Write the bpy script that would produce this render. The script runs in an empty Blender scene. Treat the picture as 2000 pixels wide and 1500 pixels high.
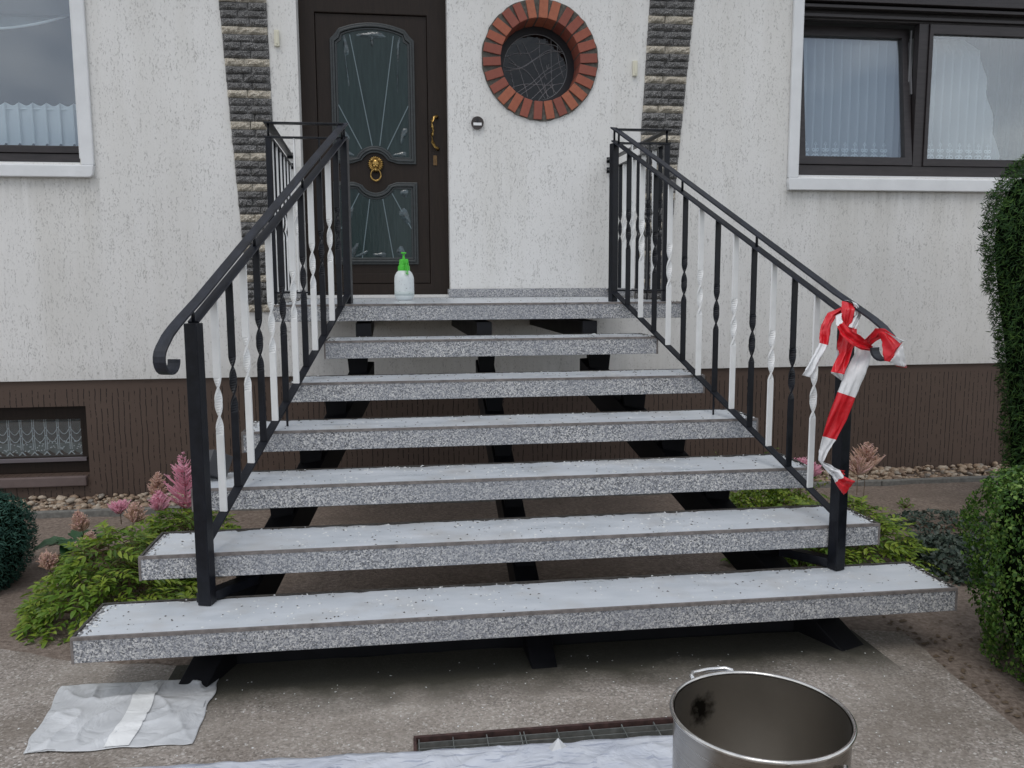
import bpy, math, random
import numpy as np
from mathutils import Vector, Matrix, noise
random.seed(7); rng = np.random.default_rng(7)
S = bpy.context.scene
COL = S.collection
# ------------------------------------------------------------------ camera
cam = bpy.data.objects.new('camera', bpy.data.cameras.new('camera')); COL.objects.link(cam); S.camera = cam
PITCH, YAW, ROLL = 0.12216, 0.13094, -0.00467
Fv = Vector((math.sin(YAW)*math.cos(PITCH), math.cos(YAW)*math.cos(PITCH), -math.sin(PITCH)))
Rv = Vector((math.cos(YAW), -math.sin(YAW), 0)); Uv = Rv.cross(Fv)
R2 = Rv*math.cos(ROLL)+Uv*math.sin(ROLL); U2 = -Rv*math.sin(ROLL)+Uv*math.cos(ROLL)
M = Matrix((R2, U2, -Fv)).transposed().to_4x4(); M.translation = Vector((-0.210, -2.737, 1.132))
cam.matrix_world = M
cam.data.sensor_width = 36; cam.data.lens = 1638.2/2000*36; cam.data.clip_start = .05; cam.data.clip_end = 500
# ------------------------------------------------------------------ world, sun, exposure
W = bpy.data.worlds.new('World'); S.world = W; W.use_nodes = True
SUN_EL, SUN_ROT = math.radians(62), math.radians(200)
nt = W.node_tree; nt.nodes.clear()
def N(nt, t, **k):
    n = nt.nodes.new(t)
    for a, b in k.items():
        if a in n.inputs.keys(): n.inputs[a].default_value = b
        else: setattr(n, a, b)
    return n
sky = N(nt, 'ShaderNodeTexSky', sky_type='NISHITA', sun_disc=False, sun_elevation=SUN_EL, sun_rotation=SUN_ROT, air_density=1.2, dust_density=2.0)
tc = N(nt, 'ShaderNodeTexCoord')
mp = N(nt, 'ShaderNodeMapping'); mp.inputs['Scale'].default_value = (1, 1, 2.2)
nz = N(nt, 'ShaderNodeTexNoise', Scale=2.0, Detail=5.0, Roughness=.5)
rp = N(nt, 'ShaderNodeValToRGB')
rp.color_ramp.elements[0].position = .38; rp.color_ramp.elements[0].color = (4.3, 5.0, 6.3, 1)
rp.color_ramp.elements[1].position = .62; rp.color_ramp.elements[1].color = (13.0, 13.2, 13.4, 1)
mx = N(nt, 'ShaderNodeMix', data_type='RGBA'); mx.inputs[0].default_value = .86
bg = N(nt, 'ShaderNodeBackground', Strength=.105); wo = N(nt, 'ShaderNodeOutputWorld')
L = nt.links.new
L(tc.outputs['Generated'], mp.inputs[0]); L(mp.outputs[0], nz.inputs[0]); L(nz.outputs[0], rp.inputs[0])
L(sky.outputs[0], mx.inputs[6]); L(rp.outputs[0], mx.inputs[7]); L(mx.outputs[2], bg.inputs[0]); L(bg.outputs[0], wo.inputs[0])
sl = bpy.data.lights.new('sun', 'SUN'); sl.energy = .8; sl.angle = math.radians(24); sl.color = (1, .97, .93)
so = bpy.data.objects.new('sun', sl); COL.objects.link(so)
# sun stands behind the camera, high, a little to the left
so.rotation_euler = (math.radians(90)-SUN_EL, 0, -math.radians(20))
S.view_settings.view_transform = 'Standard'; S.view_settings.look = 'None'; S.view_settings.gamma = 1
S.view_settings.use_curve_mapping = False; S.view_settings.exposure = 0.0

# ------------------------------------------------------------------ helpers
def srgb(r, g, b):
    f = lambda c: (c/255/12.92) if c/255 <= .04045 else ((c/255+.055)/1.055)**2.4
    return (f(r), f(g), f(b), 1)
class MB:
    def __init__(s): s.v = []; s.f = []; s.m = []; s.mi = 0
    def add(s, vs, fs):
        o = len(s.v); s.v += [tuple(x) for x in vs]
        for f in fs: s.f.append(tuple(i+o for i in f)); s.m.append(s.mi)
        return s
    def box(s, a, b):
        x0, y0, z0 = a; x1, y1, z1 = b
        return s.add([(x0,y0,z0),(x1,y0,z0),(x1,y1,z0),(x0,y1,z0),(x0,y0,z1),(x1,y0,z1),(x1,y1,z1),(x0,y1,z1)],
                     [(0,3,2,1),(4,5,6,7),(0,1,5,4),(1,2,6,5),(2,3,7,6),(3,0,4,7)])
    def bar(s, p, q, w, h, up=(0,0,1)):
        p, q, up = Vector(p), Vector(q), Vector(up); d = (q-p).normalized()
        a = d.cross(up); a = a.normalized() if a.length > 1e-4 else Vector((1,0,0)); b = a.cross(d).normalized()
        vs = []
        for c in (p, q):
            for i, j in ((-1,-1),(1,-1),(1,1),(-1,1)): vs.append(c+a*(i*w/2)+b*(j*h/2))
        return s.add(vs, [(0,1,2,3),(7,6,5,4),(0,4,5,1),(1,5,6,2),(2,6,7,3),(3,7,4,0)])
    def strip(s, pts, frames, w, h):
        """swept rectangle; frames = list of (a,b) unit vectors"""
        o = []
        for c, (a, b) in zip(pts, frames):
            for i, j in ((-1,-1),(1,-1),(1,1),(-1,1)): o.append(Vector(c)+a*(i*w/2)+b*(j*h/2))
        n = len(pts); fs = [(0,1,2,3), tuple(4*(n-1)+k for k in (3,2,1,0))]
        for k in range(n-1):
            for e in range(4): fs.append((4*k+e, 4*k+4+e, 4*k+4+(e+1)%4, 4*k+(e+1)%4))
        return s.add(o, fs)
    def tube(s, pts, r, seg=8, closed=False):
        pts = [Vector(p) for p in pts]; n = len(pts); rr = r if hasattr(r, '__len__') else [r]*n; o = []
        for k, p in enumerate(pts):
            if closed: d = pts[(k+1) % n]-pts[k-1]
            else: d = pts[min(k+1, n-1)]-pts[max(k-1, 0)]
            d.normalize(); a = d.cross(Vector((0,0,1)))
            if a.length < .05: a = d.cross(Vector((0,1,0)))
            a.normalize(); b = a.cross(d)
            for j in range(seg):
                t = 2*math.pi*j/seg; o.append(p+(a*math.cos(t)+b*math.sin(t))*rr[k])
        fs = []
        for k in range(n if closed else n-1):
            k2 = (k+1) % n
            for j in range(seg): fs.append((k*seg+j, k*seg+(j+1)%seg, k2*seg+(j+1)%seg, k2*seg+j))
        if not closed: fs += [tuple(range(seg-1,-1,-1)), tuple((n-1)*seg+j for j in range(seg))]
        return s.add(o, fs)
    def lathe(s, prof, c, seg=48, closed=False):
        o = []; n = len(prof)
        for r, z in prof:
            for j in range(seg):
                t = 2*math.pi*j/seg; o.append((c[0]+r*math.cos(t), c[1]+r*math.sin(t), c[2]+z))
        fs = []
        for k in range(n if closed else n-1):
            k2 = (k+1) % n
            for j in range(seg): fs.append((k*seg+j, k*seg+(j+1)%seg, k2*seg+(j+1)%seg, k2*seg+j))
        if not closed: fs += [tuple(range(seg-1,-1,-1)), tuple((n-1)*seg+j for j in range(seg))]
        return s.add(o, fs)
    def prism(s, poly, y0, y1):
        """polygon given as (x, z), extruded from y0 to y1 (y0 nearer the camera)"""
        n = len(poly); o = [(x, y0, z) for x, z in poly]+[(x, y1, z) for x, z in poly]
        return s.add(o, [tuple(range(n)), tuple(range(2*n-1, n-1, -1))]+[(i, n+i, n+(i+1)%n, (i+1)%n) for i in range(n)])
    def ring(s, outer, inner, y0, y1):
        """frame between two equal-length (x,z) loops, from y0 (front) to y1 (back)"""
        n = len(outer); o = [(x, y0, z) for x, z in outer]+[(x, y0, z) for x, z in inner]+[(x, y1, z) for x, z in outer]+[(x, y1, z) for x, z in inner]
        fs = []
        for i in range(n):
            j = (i+1) % n
            fs += [(i, j, n+j, n+i), (2*n+i, 3*n+i, 3*n+j, 2*n+j), (i, 2*n+i, 2*n+j, j), (n+i, n+j, 3*n+j, 3*n+i)]
        return s.add(o, fs)
    def build(s, name, mat, parent=None, smooth=False, bev=0, **props):
        me = bpy.data.meshes.new(name); me.from_pydata(s.v, [], s.f)
        mats = mat if isinstance(mat, (list, tuple)) else [mat]
        for m_ in mats: me.materials.append(m_)
        if len(mats) > 1: me.polygons.foreach_set('material_index', s.m)
        if smooth: me.polygons.foreach_set('use_smooth', [True]*len(me.polygons))
        me.update()
        return link(name, me, parent, bev, **props)
def link(name, me, parent=None, bev=0, **props):
    o = bpy.data.objects.new(name, me); COL.objects.link(o)
    if parent is not None: o.parent = parent
    if bev:
        b = o.modifiers.new('bevel', 'BEVEL'); b.width = bev; b.segments = 2; b.limit_method = 'ANGLE'; b.angle_limit = .6
    tag(o, **props); return o
def tag(o, label=None, cat=None, group=None, kind=None):
    if label: o['label'] = label
    if cat: o['category'] = cat
    if group: o['group'] = group
    if kind: o['kind'] = kind
    return o
def empty(name, loc=(0,0,0), parent=None, **p):
    o = bpy.data.objects.new(name, None); COL.objects.link(o); o.empty_display_size = .1
    if parent is not None: o.parent = parent
    o.location = loc; tag(o, **p); return o
def np_mesh(name, V, F, mats, parent=None, smooth=False, midx=None, **p):
    me = bpy.data.meshes.new(name); V = np.asarray(V, dtype=np.float32); F = np.asarray(F, dtype=np.int32)
    k = F.shape[1]
    me.vertices.add(len(V)); me.vertices.foreach_set('co', V.ravel())
    me.loops.add(F.size); me.loops.foreach_set('vertex_index', F.ravel())
    me.polygons.add(len(F)); me.polygons.foreach_set('loop_start', np.arange(0, F.size, k, dtype=np.int32))
    me.polygons.foreach_set('loop_total', np.full(len(F), k, dtype=np.int32))
    for m_ in (mats if isinstance(mats, (list, tuple)) else [mats]): me.materials.append(m_)
    if midx is not None: me.polygons.foreach_set('material_index', np.asarray(midx, dtype=np.int32))
    if smooth: me.polygons.foreach_set('use_smooth', np.ones(len(F), dtype=bool))
    me.update(calc_edges=True); me.validate()
    return link(name, me, parent, **p)

# ------------------------------------------------------------------ materials
def mat(name, col=(.5,.5,.5,1), rough=.6, metal=0., spec=.5):
    m = bpy.data.materials.new(name); m.use_nodes = True; nt = m.node_tree
    b = nt.nodes['Principled BSDF']; b.inputs['Base Color'].default_value = col; b.inputs['Roughness'].default_value = rough
    b.inputs['Metallic'].default_value = metal; b.inputs['Specular IOR Level'].default_value = spec
    return m, nt, b
def tcoord(nt, scale=(1,1,1), kind='Object'):
    t = N(nt, 'ShaderNodeTexCoord'); m = N(nt, 'ShaderNodeMapping'); m.inputs['Scale'].default_value = scale
    nt.links.new(t.outputs[kind], m.inputs[0]); return m.outputs[0]
def noise_(nt, vec, scale, detail=4., rough=.55, dist=0.):
    n = N(nt, 'ShaderNodeTexNoise', Scale=scale, Detail=detail, Roughness=rough, Distortion=dist); nt.links.new(vec, n.inputs['Vector']); return n.outputs[0]
def voro(nt, vec, scale, feature='F1', out='Distance', rnd=1.):
    n = N(nt, 'ShaderNodeTexVoronoi', Scale=scale, Randomness=rnd); n.feature = feature; nt.links.new(vec, n.inputs['Vector']); return n.outputs[out]
def ramp(nt, fac, stops, interp='LINEAR'):
    r = N(nt, 'ShaderNodeValToRGB'); r.color_ramp.interpolation = interp; e = r.color_ramp.elements
    while len(e) < len(stops): e.new(.5)
    for k, (p, c) in enumerate(stops): e[k].position = p; e[k].color = c if len(c) == 4 else (*c, 1)
    nt.links.new(fac, r.inputs[0]); return r.outputs[0]
def mixc(nt, fac, a, b, mode='MIX'):
    n = N(nt, 'ShaderNodeMix', data_type='RGBA', blend_type=mode)
    for i, x in ((0, fac), (6, a), (7, b)):
        if isinstance(x, (float, int, tuple)): n.inputs[i].default_value = x
        else: nt.links.new(x, n.inputs[i])
    return n.outputs[2]
def mth(nt, op, a, b=0., c=0.):
    n = N(nt, 'ShaderNodeMath', operation=op)
    for i, x in enumerate((a, b, c)):
        if isinstance(x, (float, int)): n.inputs[i].default_value = x
        else: nt.links.new(x, n.inputs[i])
    return n.outputs[0]
def bump(nt, b, h, strength=.5, dist=.01):
    n = N(nt, 'ShaderNodeBump', Strength=strength, Distance=dist); nt.links.new(h, n.inputs['Height']); nt.links.new(n.outputs[0], b.inputs['Normal'])
def gray(v): return (v, v, v, 1)

def make_render(name, c0, c1, dark):
    m, nt, b = mat(name, rough=.85, spec=.2); L = nt.links.new
    v1 = tcoord(nt, (1, 1, .16)); v2 = tcoord(nt, (1, 1, .45)); v0 = tcoord(nt)
    patch = noise_(nt, v0, 1.7, 3.)
    fine = noise_(nt, v0, 170., 2.)
    grain = noise_(nt, tcoord(nt, (1, 1, .42)), 165., 3., .62)
    line = noise_(nt, tcoord(nt, (1, 1, .10)), 62., 2., .5)
    big = noise_(nt, v0, 7., 3.)
    mix_ = mth(nt, 'ADD', mth(nt, 'ADD', mth(nt, 'MULTIPLY', grain, .72), mth(nt, 'MULTIPLY', line, .22)), mth(nt, 'MULTIPLY', big, .10))
    pits = ramp(nt, mix_, [(.395, gray(.15)), (.45, gray(1))])
    base = mixc(nt, patch, c0, c1)
    stain = ramp(nt, noise_(nt, tcoord(nt, (1, 1, .12)), 3.2, 5., .6), [(.45, gray(1)), (.85, (.86, .85, .82, 1))])
    base = mixc(nt, 1., base, stain, 'MULTIPLY')
    # rain dirt that has run down below the sills and crept up above the plinth
    sx = N(nt, 'ShaderNodeSeparateXYZ'); L(v0, sx.inputs[0]); run = noise_(nt, tcoord(nt, (1, 1, .06)), 26., 3., .6)
    def below(x0, x1, z): return mth(nt, 'MULTIPLY', mth(nt, 'MULTIPLY', mth(nt, 'GREATER_THAN', sx.outputs[0], x0), mth(nt, 'LESS_THAN', sx.outputs[0], x1)), ramp(nt, mth(nt, 'SUBTRACT', z, sx.outputs[2]), [(0, gray(0)), (.005, gray(.9)), (.30, gray(0))]))
    dirt = mth(nt, 'ADD', below(-6., -2.20, 1.832), below(2.62, 6., 1.795)); dirt = mth(nt, 'ADD', dirt, ramp(nt, sx.outputs[2], [(.46, gray(.55)), (.62, gray(0))]))
    dirt = mth(nt, 'MULTIPLY', dirt, ramp(nt, run, [(.35, gray(.15)), (.7, gray(.9))]))
    col = mixc(nt, pits, dark, base); col = mixc(nt, mth(nt, 'MULTIPLY', dirt, .55), col, (.33,.32,.29,1)); L(col, b.inputs['Base Color'])
    h = mth(nt, 'ADD', pits, mth(nt, 'MULTIPLY', fine, .35)); bump(nt, b, h, .6, .004)
    return m
M_RENDER = make_render('white_render', (.72, .71, .69, 1), (.80, .79, .77, 1), (.52, .51, .49, 1))
def m_plinth():
    m, nt, b = mat('brown_plinth_paint', rough=.6, spec=.35); L = nt.links.new
    v0 = tcoord(nt); patch = noise_(nt, v0, 2.5, 4.)
    wob = noise_(nt, v0, 9., 2.)
    sx = N(nt, 'ShaderNodeSeparateXYZ'); L(v0, sx.inputs[0])
    t = mth(nt, 'ADD', mth(nt, 'MULTIPLY', sx.outputs[0], 27.), mth(nt, 'MULTIPLY', wob, .55))
    fr = mth(nt, 'FRACT', t); cell = mth(nt, 'FLOOR', t)
    d = mth(nt, 'ABSOLUTE', mth(nt, 'SUBTRACT', fr, .5))
    brk = noise_(nt, tcoord(nt, (1.2, 1, .45)), 60., 2., .7)
    wn = N(nt, 'ShaderNodeTexWhiteNoise'); wn.noise_dimensions = '1D'; L(cell, wn.inputs['W'])
    thr = mth(nt, 'ADD', .38, mth(nt, 'MULTIPLY', wn.outputs[0], .18))
    on = mth(nt, 'MULTIPLY', mth(nt, 'LESS_THAN', d, .075), mth(nt, 'GREATER_THAN', brk, thr))
    band = mth(nt, 'LESS_THAN', sx.outputs[2], .405)   # smooth band on top
    on = mth(nt, 'MULTIPLY', on, band)
    base = mixc(nt, patch, (.076, .050, .039, 1), (.112, .078, .060, 1))
    col = mixc(nt, on, base, (.018, .012, .010, 1)); L(col, b.inputs['Base Color'])
    fine = noise_(nt, v0, 160., 3.)
    h = mth(nt, 'SUBTRACT', mth(nt, 'MULTIPLY', fine, .45), on); bump(nt, b, h, .6, .004)
    return m
M_PLINTH = m_plinth()
def m_simple(name, col, rough=.5, metal=0., spec=.5, nscale=0, namp=.12, bumpd=0., bscale=80., stretch=(1,1,1)):
    m, nt, b = mat(name, col, rough, metal, spec)
    if nscale:
        v = tcoord(nt, stretch); n = noise_(nt, v, nscale, 5., .6)
        lo = tuple(c*(1-namp) for c in col[:3])+(1,); hi = tuple(min(1, c*(1+namp)) for c in col[:3])+(1,)
        c = mixc(nt, ramp(nt, n, [(.3, gray(0)), (.7, gray(1))]), lo, hi); nt.links.new(c, b.inputs['Base Color'])
        r = mth(nt, 'ADD', rough-.1, mth(nt, 'MULTIPLY', n, .2)); nt.links.new(r, b.inputs['Roughness'])
    if bumpd: bump(nt, b, noise_(nt, tcoord(nt, stretch), bscale, 4., .6), .6, bumpd)
    return m
M_TRIMW = m_simple('white_trim_paint', (.74, .75, .76, 1), .6, nscale=7, namp=.05, bumpd=.002, bscale=45)
def m_terrazzo():
    m, nt, b = mat('speckled_washed_concrete', rough=.55); L = nt.links.new
    v = tcoord(nt); c1 = voro(nt, v, 215., out='Color'); c2 = voro(nt, v, 480., out='Color')
    s1 = N(nt, 'ShaderNodeSeparateColor'); L(c1, s1.inputs[0]); s2 = N(nt, 'ShaderNodeSeparateColor'); L(c2, s2.inputs[0])
    a = ramp(nt, s1.outputs[0], [(0, (.018,.02,.028,1)), (.15, (.11,.12,.145,1)), (.33, (.27,.275,.30,1)), (.6, (.49,.485,.475,1)), (.86, (.76,.74,.71,1))], 'CONSTANT')
    bb = ramp(nt, s2.outputs[1], [(0, (.04,.045,.055,1)), (.2, (.25,.26,.28,1)), (.55, (.6,.59,.57,1))], 'CONSTANT')
    col = mixc(nt, .30, a, bb)
    pt = noise_(nt, v, 5., 3.); col = mixc(nt, ramp(nt, noise_(nt, v, 2.6, 5., .6), [(.4, gray(0)), (.66, gray(.45))]), col, (.25,.26,.285,1)); L(col, b.inputs['Base Color'])
    bump(nt, b, voro(nt, v, 190.), .35, .002); return m
M_TERR = m_terrazzo()
def m_coat():
    m, nt, b = mat('fresh_white_sealing_coat', rough=.3, spec=.5); L = nt.links.new
    v = tcoord(nt, (.35, 1, 1)); n = noise_(nt, v, 14., 5., .6)
    col = mixc(nt, ramp(nt, n, [(.3, gray(0)), (.75, gray(1))]), (.50,.535,.57,1), (.62,.645,.675,1))
    col = mixc(nt, ramp(nt, noise_(nt, tcoord(nt), 4.5, 5., .6), [(.50, gray(0)), (.68, gray(.45))]), col, (.44,.42,.39,1))
    sp = ramp(nt, noise_(nt, tcoord(nt), 55., 2.), [(.70, gray(0)), (.74, gray(1))])
    col = mixc(nt, mth(nt, 'MULTIPLY', sp, .65), col, (.20,.19,.18,1)); L(col, b.inputs['Base Color'])
    L(ramp(nt, n, [(.3, gray(.26)), (.7, gray(.45))]), b.inputs['Roughness'])
    bump(nt, b, mth(nt, 'ADD', noise_(nt, v, 40., 3.), mth(nt, 'MULTIPLY', sp, .6)), .3, .002); return m
M_COAT = m_coat()
M_EDGE = m_simple('bare_brown_grey_edge', (.17,.15,.14,1), .6, nscale=30, namp=.4, bumpd=.002, bscale=120)
M_DARKEDGE = m_simple('crumbly_dark_edge', (.06,.055,.05,1), .8, nscale=60, namp=.6, bumpd=.004, bscale=90)
M_BLACK = m_simple('black_gloss_metal_paint', (.007,.008,.012,1), .36, spec=.28, nscale=25, namp=.4, bumpd=.0012, bscale=90)
M_RAILTOP = m_simple('weathered_black_rail_paint', (.016,.018,.026,1), .42, spec=.38, nscale=40, namp=.6, bumpd=.0015, bscale=140, stretch=(1,.3,.3))
M_WHITE = m_simple('white_baluster_paint', (.78,.78,.77,1), .35, nscale=12, namp=.06, bumpd=.0008, bscale=70)
M_STEEL = m_simple('black_stringer_paint', (.006,.006,.008,1), .55, spec=.25, nscale=9, namp=.4)
def m_brick():
    m, nt, b = mat('red_clinker_brick', rough=.7, spec=.3); L = nt.links.new
    oi = N(nt, 'ShaderNodeObjectInfo'); c = ramp(nt, oi.outputs['Random'], [(0, (.25,.082,.060,1)), (.35, (.30,.095,.066,1)), (.6, (.36,.115,.068,1)), (1, (.42,.15,.085,1))])
    n = noise_(nt, tcoord(nt), 28., 5., .65)
    c = mixc(nt, ramp(nt, n, [(.35, gray(0)), (.75, gray(.5))]), c, (.17,.05,.04,1)); L(c, b.inputs['Base Color'])
    bump(nt, b, noise_(nt, tcoord(nt), 130., 4., .7), .5, .0025); return m
M_BRICK = m_brick()
M_MORTAR = m_simple('dark_grey_mortar', (.10,.093,.08,1), .9, nscale=60, namp=.4, bumpd=.006, bscale=120)
def m_stone(name, c0, c1, c2):
    m, nt, b = mat(name, rough=.85, spec=.2); L = nt.links.new
    v = N(nt, 'ShaderNodeNewGeometry').outputs['Position']; n1 = noise_(nt, v, 150., 4., .8); n2 = noise_(nt, v, 22., 3.)
    c = ramp(nt, n1, [(.40, c0), (.5, c1), (.60, c2)])
    oi = N(nt, 'ShaderNodeObjectInfo'); c = mixc(nt, mth(nt, 'MULTIPLY', oi.outputs['Random'], .35), c, tuple(x*.6 for x in c1[:3])+(1,))
    c = mixc(nt, mth(nt, 'MULTIPLY', n2, .35), c, tuple(x*.75 for x in c1[:3])+(1,)); L(c, b.inputs['Base Color'])
    bump(nt, b, mth(nt, 'ADD', mth(nt, 'MULTIPLY', n1, .6), noise_(nt, v, 48., 3.)), 1., .012); return m
M_STONEG = m_stone('split_grey_stone', (.035,.035,.036,1), (.165,.162,.16,1), (.52,.51,.50,1))
M_STONEY = m_stone('split_yellow_stone', (.26,.21,.15,1), (.60,.54,.44,1), (.88,.84,.76,1))
M_GROUT = m_simple('black_grout', (.07,.068,.065,1), .9)
def m_wood():
    m, nt, b = mat('dark_brown_woodgrain_plastic', rough=.45, spec=.22); L = nt.links.new
    n = noise_(nt, tcoord(nt, (1, 1, .08)), 90., 4., .6)
    c = mixc(nt, n, (.012,.0085,.007,1), (.034,.023,.017,1)); L(c, b.inputs['Base Color']); bump(nt, b, n, .4, .001); return m
M_WOOD = m_wood()
M_MOULD = m_simple('moulding_grey_brown', (.032,.037,.038,1), .36, spec=.45, nscale=50, namp=.3)
M_BRASS = m_simple('worn_brass', (.42,.27,.09,1), .32, metal=1., nscale=60, namp=.35)
M_FRAME = m_simple('window_frame_brown', (.030,.025,.026,1), .4, spec=.45, nscale=70, namp=.35, stretch=(.1,1,1))
def m_glass(name, tint=(1,1,1,1), ior=2.1, rough=.02, wavy=0.):
    m = bpy.data.materials.new(name); m.use_nodes = True; nt = m.node_tree; nt.nodes.clear(); L = nt.links.new
    g = N(nt, 'ShaderNodeBsdfGlossy', Roughness=rough); g.inputs[0].default_value = (.95,.97,1,1)
    t = N(nt, 'ShaderNodeBsdfTransparent'); t.inputs[0].default_value = tint
    lw = N(nt, 'ShaderNodeLayerWeight', Blend=.5); f0 = ((ior-1)/(ior+1))**2; fp = mth(nt, 'POWER', lw.outputs['Facing'], 4.); fv = mth(nt, 'ADD', f0, mth(nt, 'MULTIPLY', fp, 1-f0)); x = N(nt, 'ShaderNodeMixShader'); o = N(nt, 'ShaderNodeOutputMaterial')
    if wavy:
        bp_ = N(nt, 'ShaderNodeBump', Strength=.5, Distance=wavy); L(noise_(nt, tcoord(nt), 14., 3.), bp_.inputs['Height']); L(bp_.outputs[0], g.inputs['Normal'])
    L(fv, x.inputs[0]); L(t.outputs[0], x.inputs[1]); L(g.outputs[0], x.inputs[2]); L(x.outputs[0], o.inputs[0]); return m
M_GLASS = m_glass('window_glass', (.92,.96,.98,1), 2.15, .008, 0)
def m_doorglass():
    m, nt, b = mat('dark_green_ribbed_glass', (.010,.018,.018,1), .16, spec=.3); L = nt.links.new
    n = noise_(nt, tcoord(nt, (1, 1, .1)), 60., 3., .6); c = mixc(nt, n, (.008,.018,.018,1), (.030,.050,.050,1)); L(c, b.inputs['Base Color']); bump(nt, b, n, .5, .002); return m
M_DGLASS = m_doorglass()
M_BEAD = m_simple('pale_cut_glass_line', (.115,.16,.175,1), .3, spec=.6)
M_BEVEL = m_simple('cut_glass_highlight', (.035,.055,.062,1), .10, spec=.8, nscale=30, namp=.8, bumpd=.008, bscale=32)
def m_curtain(name, c, alpha):
    m = bpy.data.materials.new(name); m.use_nodes = True; nt = m.node_tree; nt.nodes.clear(); L = nt.links.new
    d = N(nt, 'ShaderNodeBsdfDiffuse'); d.inputs[0].default_value = c; tr = N(nt, 'ShaderNodeBsdfTranslucent'); tr.inputs[0].default_value = c
    a = N(nt, 'ShaderNodeMixShader'); a.inputs[0].default_value = .35; t = N(nt, 'ShaderNodeBsdfTransparent'); x = N(nt, 'ShaderNodeMixShader'); o = N(nt, 'ShaderNodeOutputMaterial')
    L(d.outputs[0], a.inputs[1]); L(tr.outputs[0], a.inputs[2]); x.inputs[0].default_value = alpha
    L(t.outputs[0], x.inputs[1]); L(a.outputs[0], x.inputs[2]); L(x.outputs[0], o.inputs[0]); return m
M_CURT = m_curtain('sheer_white_curtain', (.80,.82,.83,1), .60)
M_LACE = m_curtain('white_lace', (.90,.92,.92,1), .96)
M_SHEER = m_curtain('thin_greenish_net', (.35,.42,.42,1), .45)
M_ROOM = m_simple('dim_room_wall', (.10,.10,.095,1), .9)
def m_ground(name, cols, scale, b1, rough=.9, wet=0):
    m, nt, b = mat(name, rough=rough, spec=.2); L = nt.links.new; v = tcoord(nt)
    n1 = noise_(nt, v, scale, 5., .7); n2 = noise_(nt, v, 1.6, 4., .6); n3 = noise_(nt, v, scale*.12, 4., .6)
    c = ramp(nt, n1, [(.3, cols[0]), (.5, cols[1]), (.68, cols[2])])
    c = mixc(nt, ramp(nt, n2, [(.35, gray(0)), (.65, gray(.45))]), c, cols[3]); c = mixc(nt, ramp(nt, n3, [(.4, gray(0)), (.7, gray(.35))]), c, cols[0])
    L(c, b.inputs['Base Color']); bump(nt, b, mth(nt, 'ADD', n1, n3), .7, b1); return m, nt, b, c
M_SOIL = m_ground('brown_grey_soil', [(.13,.10,.08,1), (.25,.198,.163,1), (.38,.315,.268,1), (.20,.155,.125,1)], 48., .022)[0]
def m_slab():
    m, nt, b, c = m_ground('weathered_exposed_concrete', [(.13,.112,.095,1), (.345,.305,.268,1), (.60,.55,.49,1), (.27,.235,.20,1)], 85., .006)
    L = nt.links.new; v = tcoord(nt)
    col = voro(nt, v, 140., out='Color'); s = N(nt, 'ShaderNodeSeparateColor'); L(col, s.inputs[0])
    g = ramp(nt, s.outputs[0], [(0, (.08,.07,.062,1)), (.14, (.22,.19,.165,1)), (.5, (.36,.315,.285,1)), (.86, (.56,.515,.475,1)), (.97, (.75,.72,.68,1))], 'CONSTANT')
    c2 = mixc(nt, .5, c, g); c2 = mixc(nt, ramp(nt, noise_(nt, v, 3.2, 5., .65), [(.42, gray(0)), (.62, gray(.6))]), c2, (.19,.16,.13,1)); c2 = mixc(nt, ramp(nt, noise_(nt, tcoord(nt, (1,1.6,1)), 1.1, 4., .6), [(.45, gray(0)), (.7, gray(.5))]), c2, (.46,.42,.37,1))
    # shade under the lowest tread, painted into the slab colour as a dark gradient
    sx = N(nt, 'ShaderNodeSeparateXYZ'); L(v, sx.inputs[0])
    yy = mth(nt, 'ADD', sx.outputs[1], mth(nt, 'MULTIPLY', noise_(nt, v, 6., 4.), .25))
    tread_shade = ramp(nt, yy, [(.0, gray(0)), (.22, gray(.93))])
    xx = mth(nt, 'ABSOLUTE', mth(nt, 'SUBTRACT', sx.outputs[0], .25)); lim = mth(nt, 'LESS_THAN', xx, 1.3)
    c2 = mixc(nt, mth(nt, 'MULTIPLY', tread_shade, lim), c2, (.055,.054,.042,1)); L(c2, b.inputs['Base Color']); return m
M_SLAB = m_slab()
M_KERB = m_simple('grey_concrete_kerb', (.17,.165,.15,1), .9, nscale=40, namp=.3, bumpd=.003, bscale=120)
def m_pebble():
    m, nt, b = mat('river_pebble', rough=.6); L = nt.links.new
    g = N(nt, 'ShaderNodeNewGeometry'); c = ramp(nt, g.outputs['Random Per Island'], [(0, (.14,.09,.06,1)), (.3, (.33,.23,.155,1)), (.6, (.40,.30,.21,1)), (.85, (.52,.45,.36,1)), (1, (.15,.14,.13,1))])
    n = noise_(nt, tcoord(nt), 60., 3.); c = mixc(nt, mth(nt, 'MULTIPLY', n, .4), c, (.2,.15,.11,1)); L(c, b.inputs['Base Color']); return m
M_PEB = m_pebble()
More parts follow.
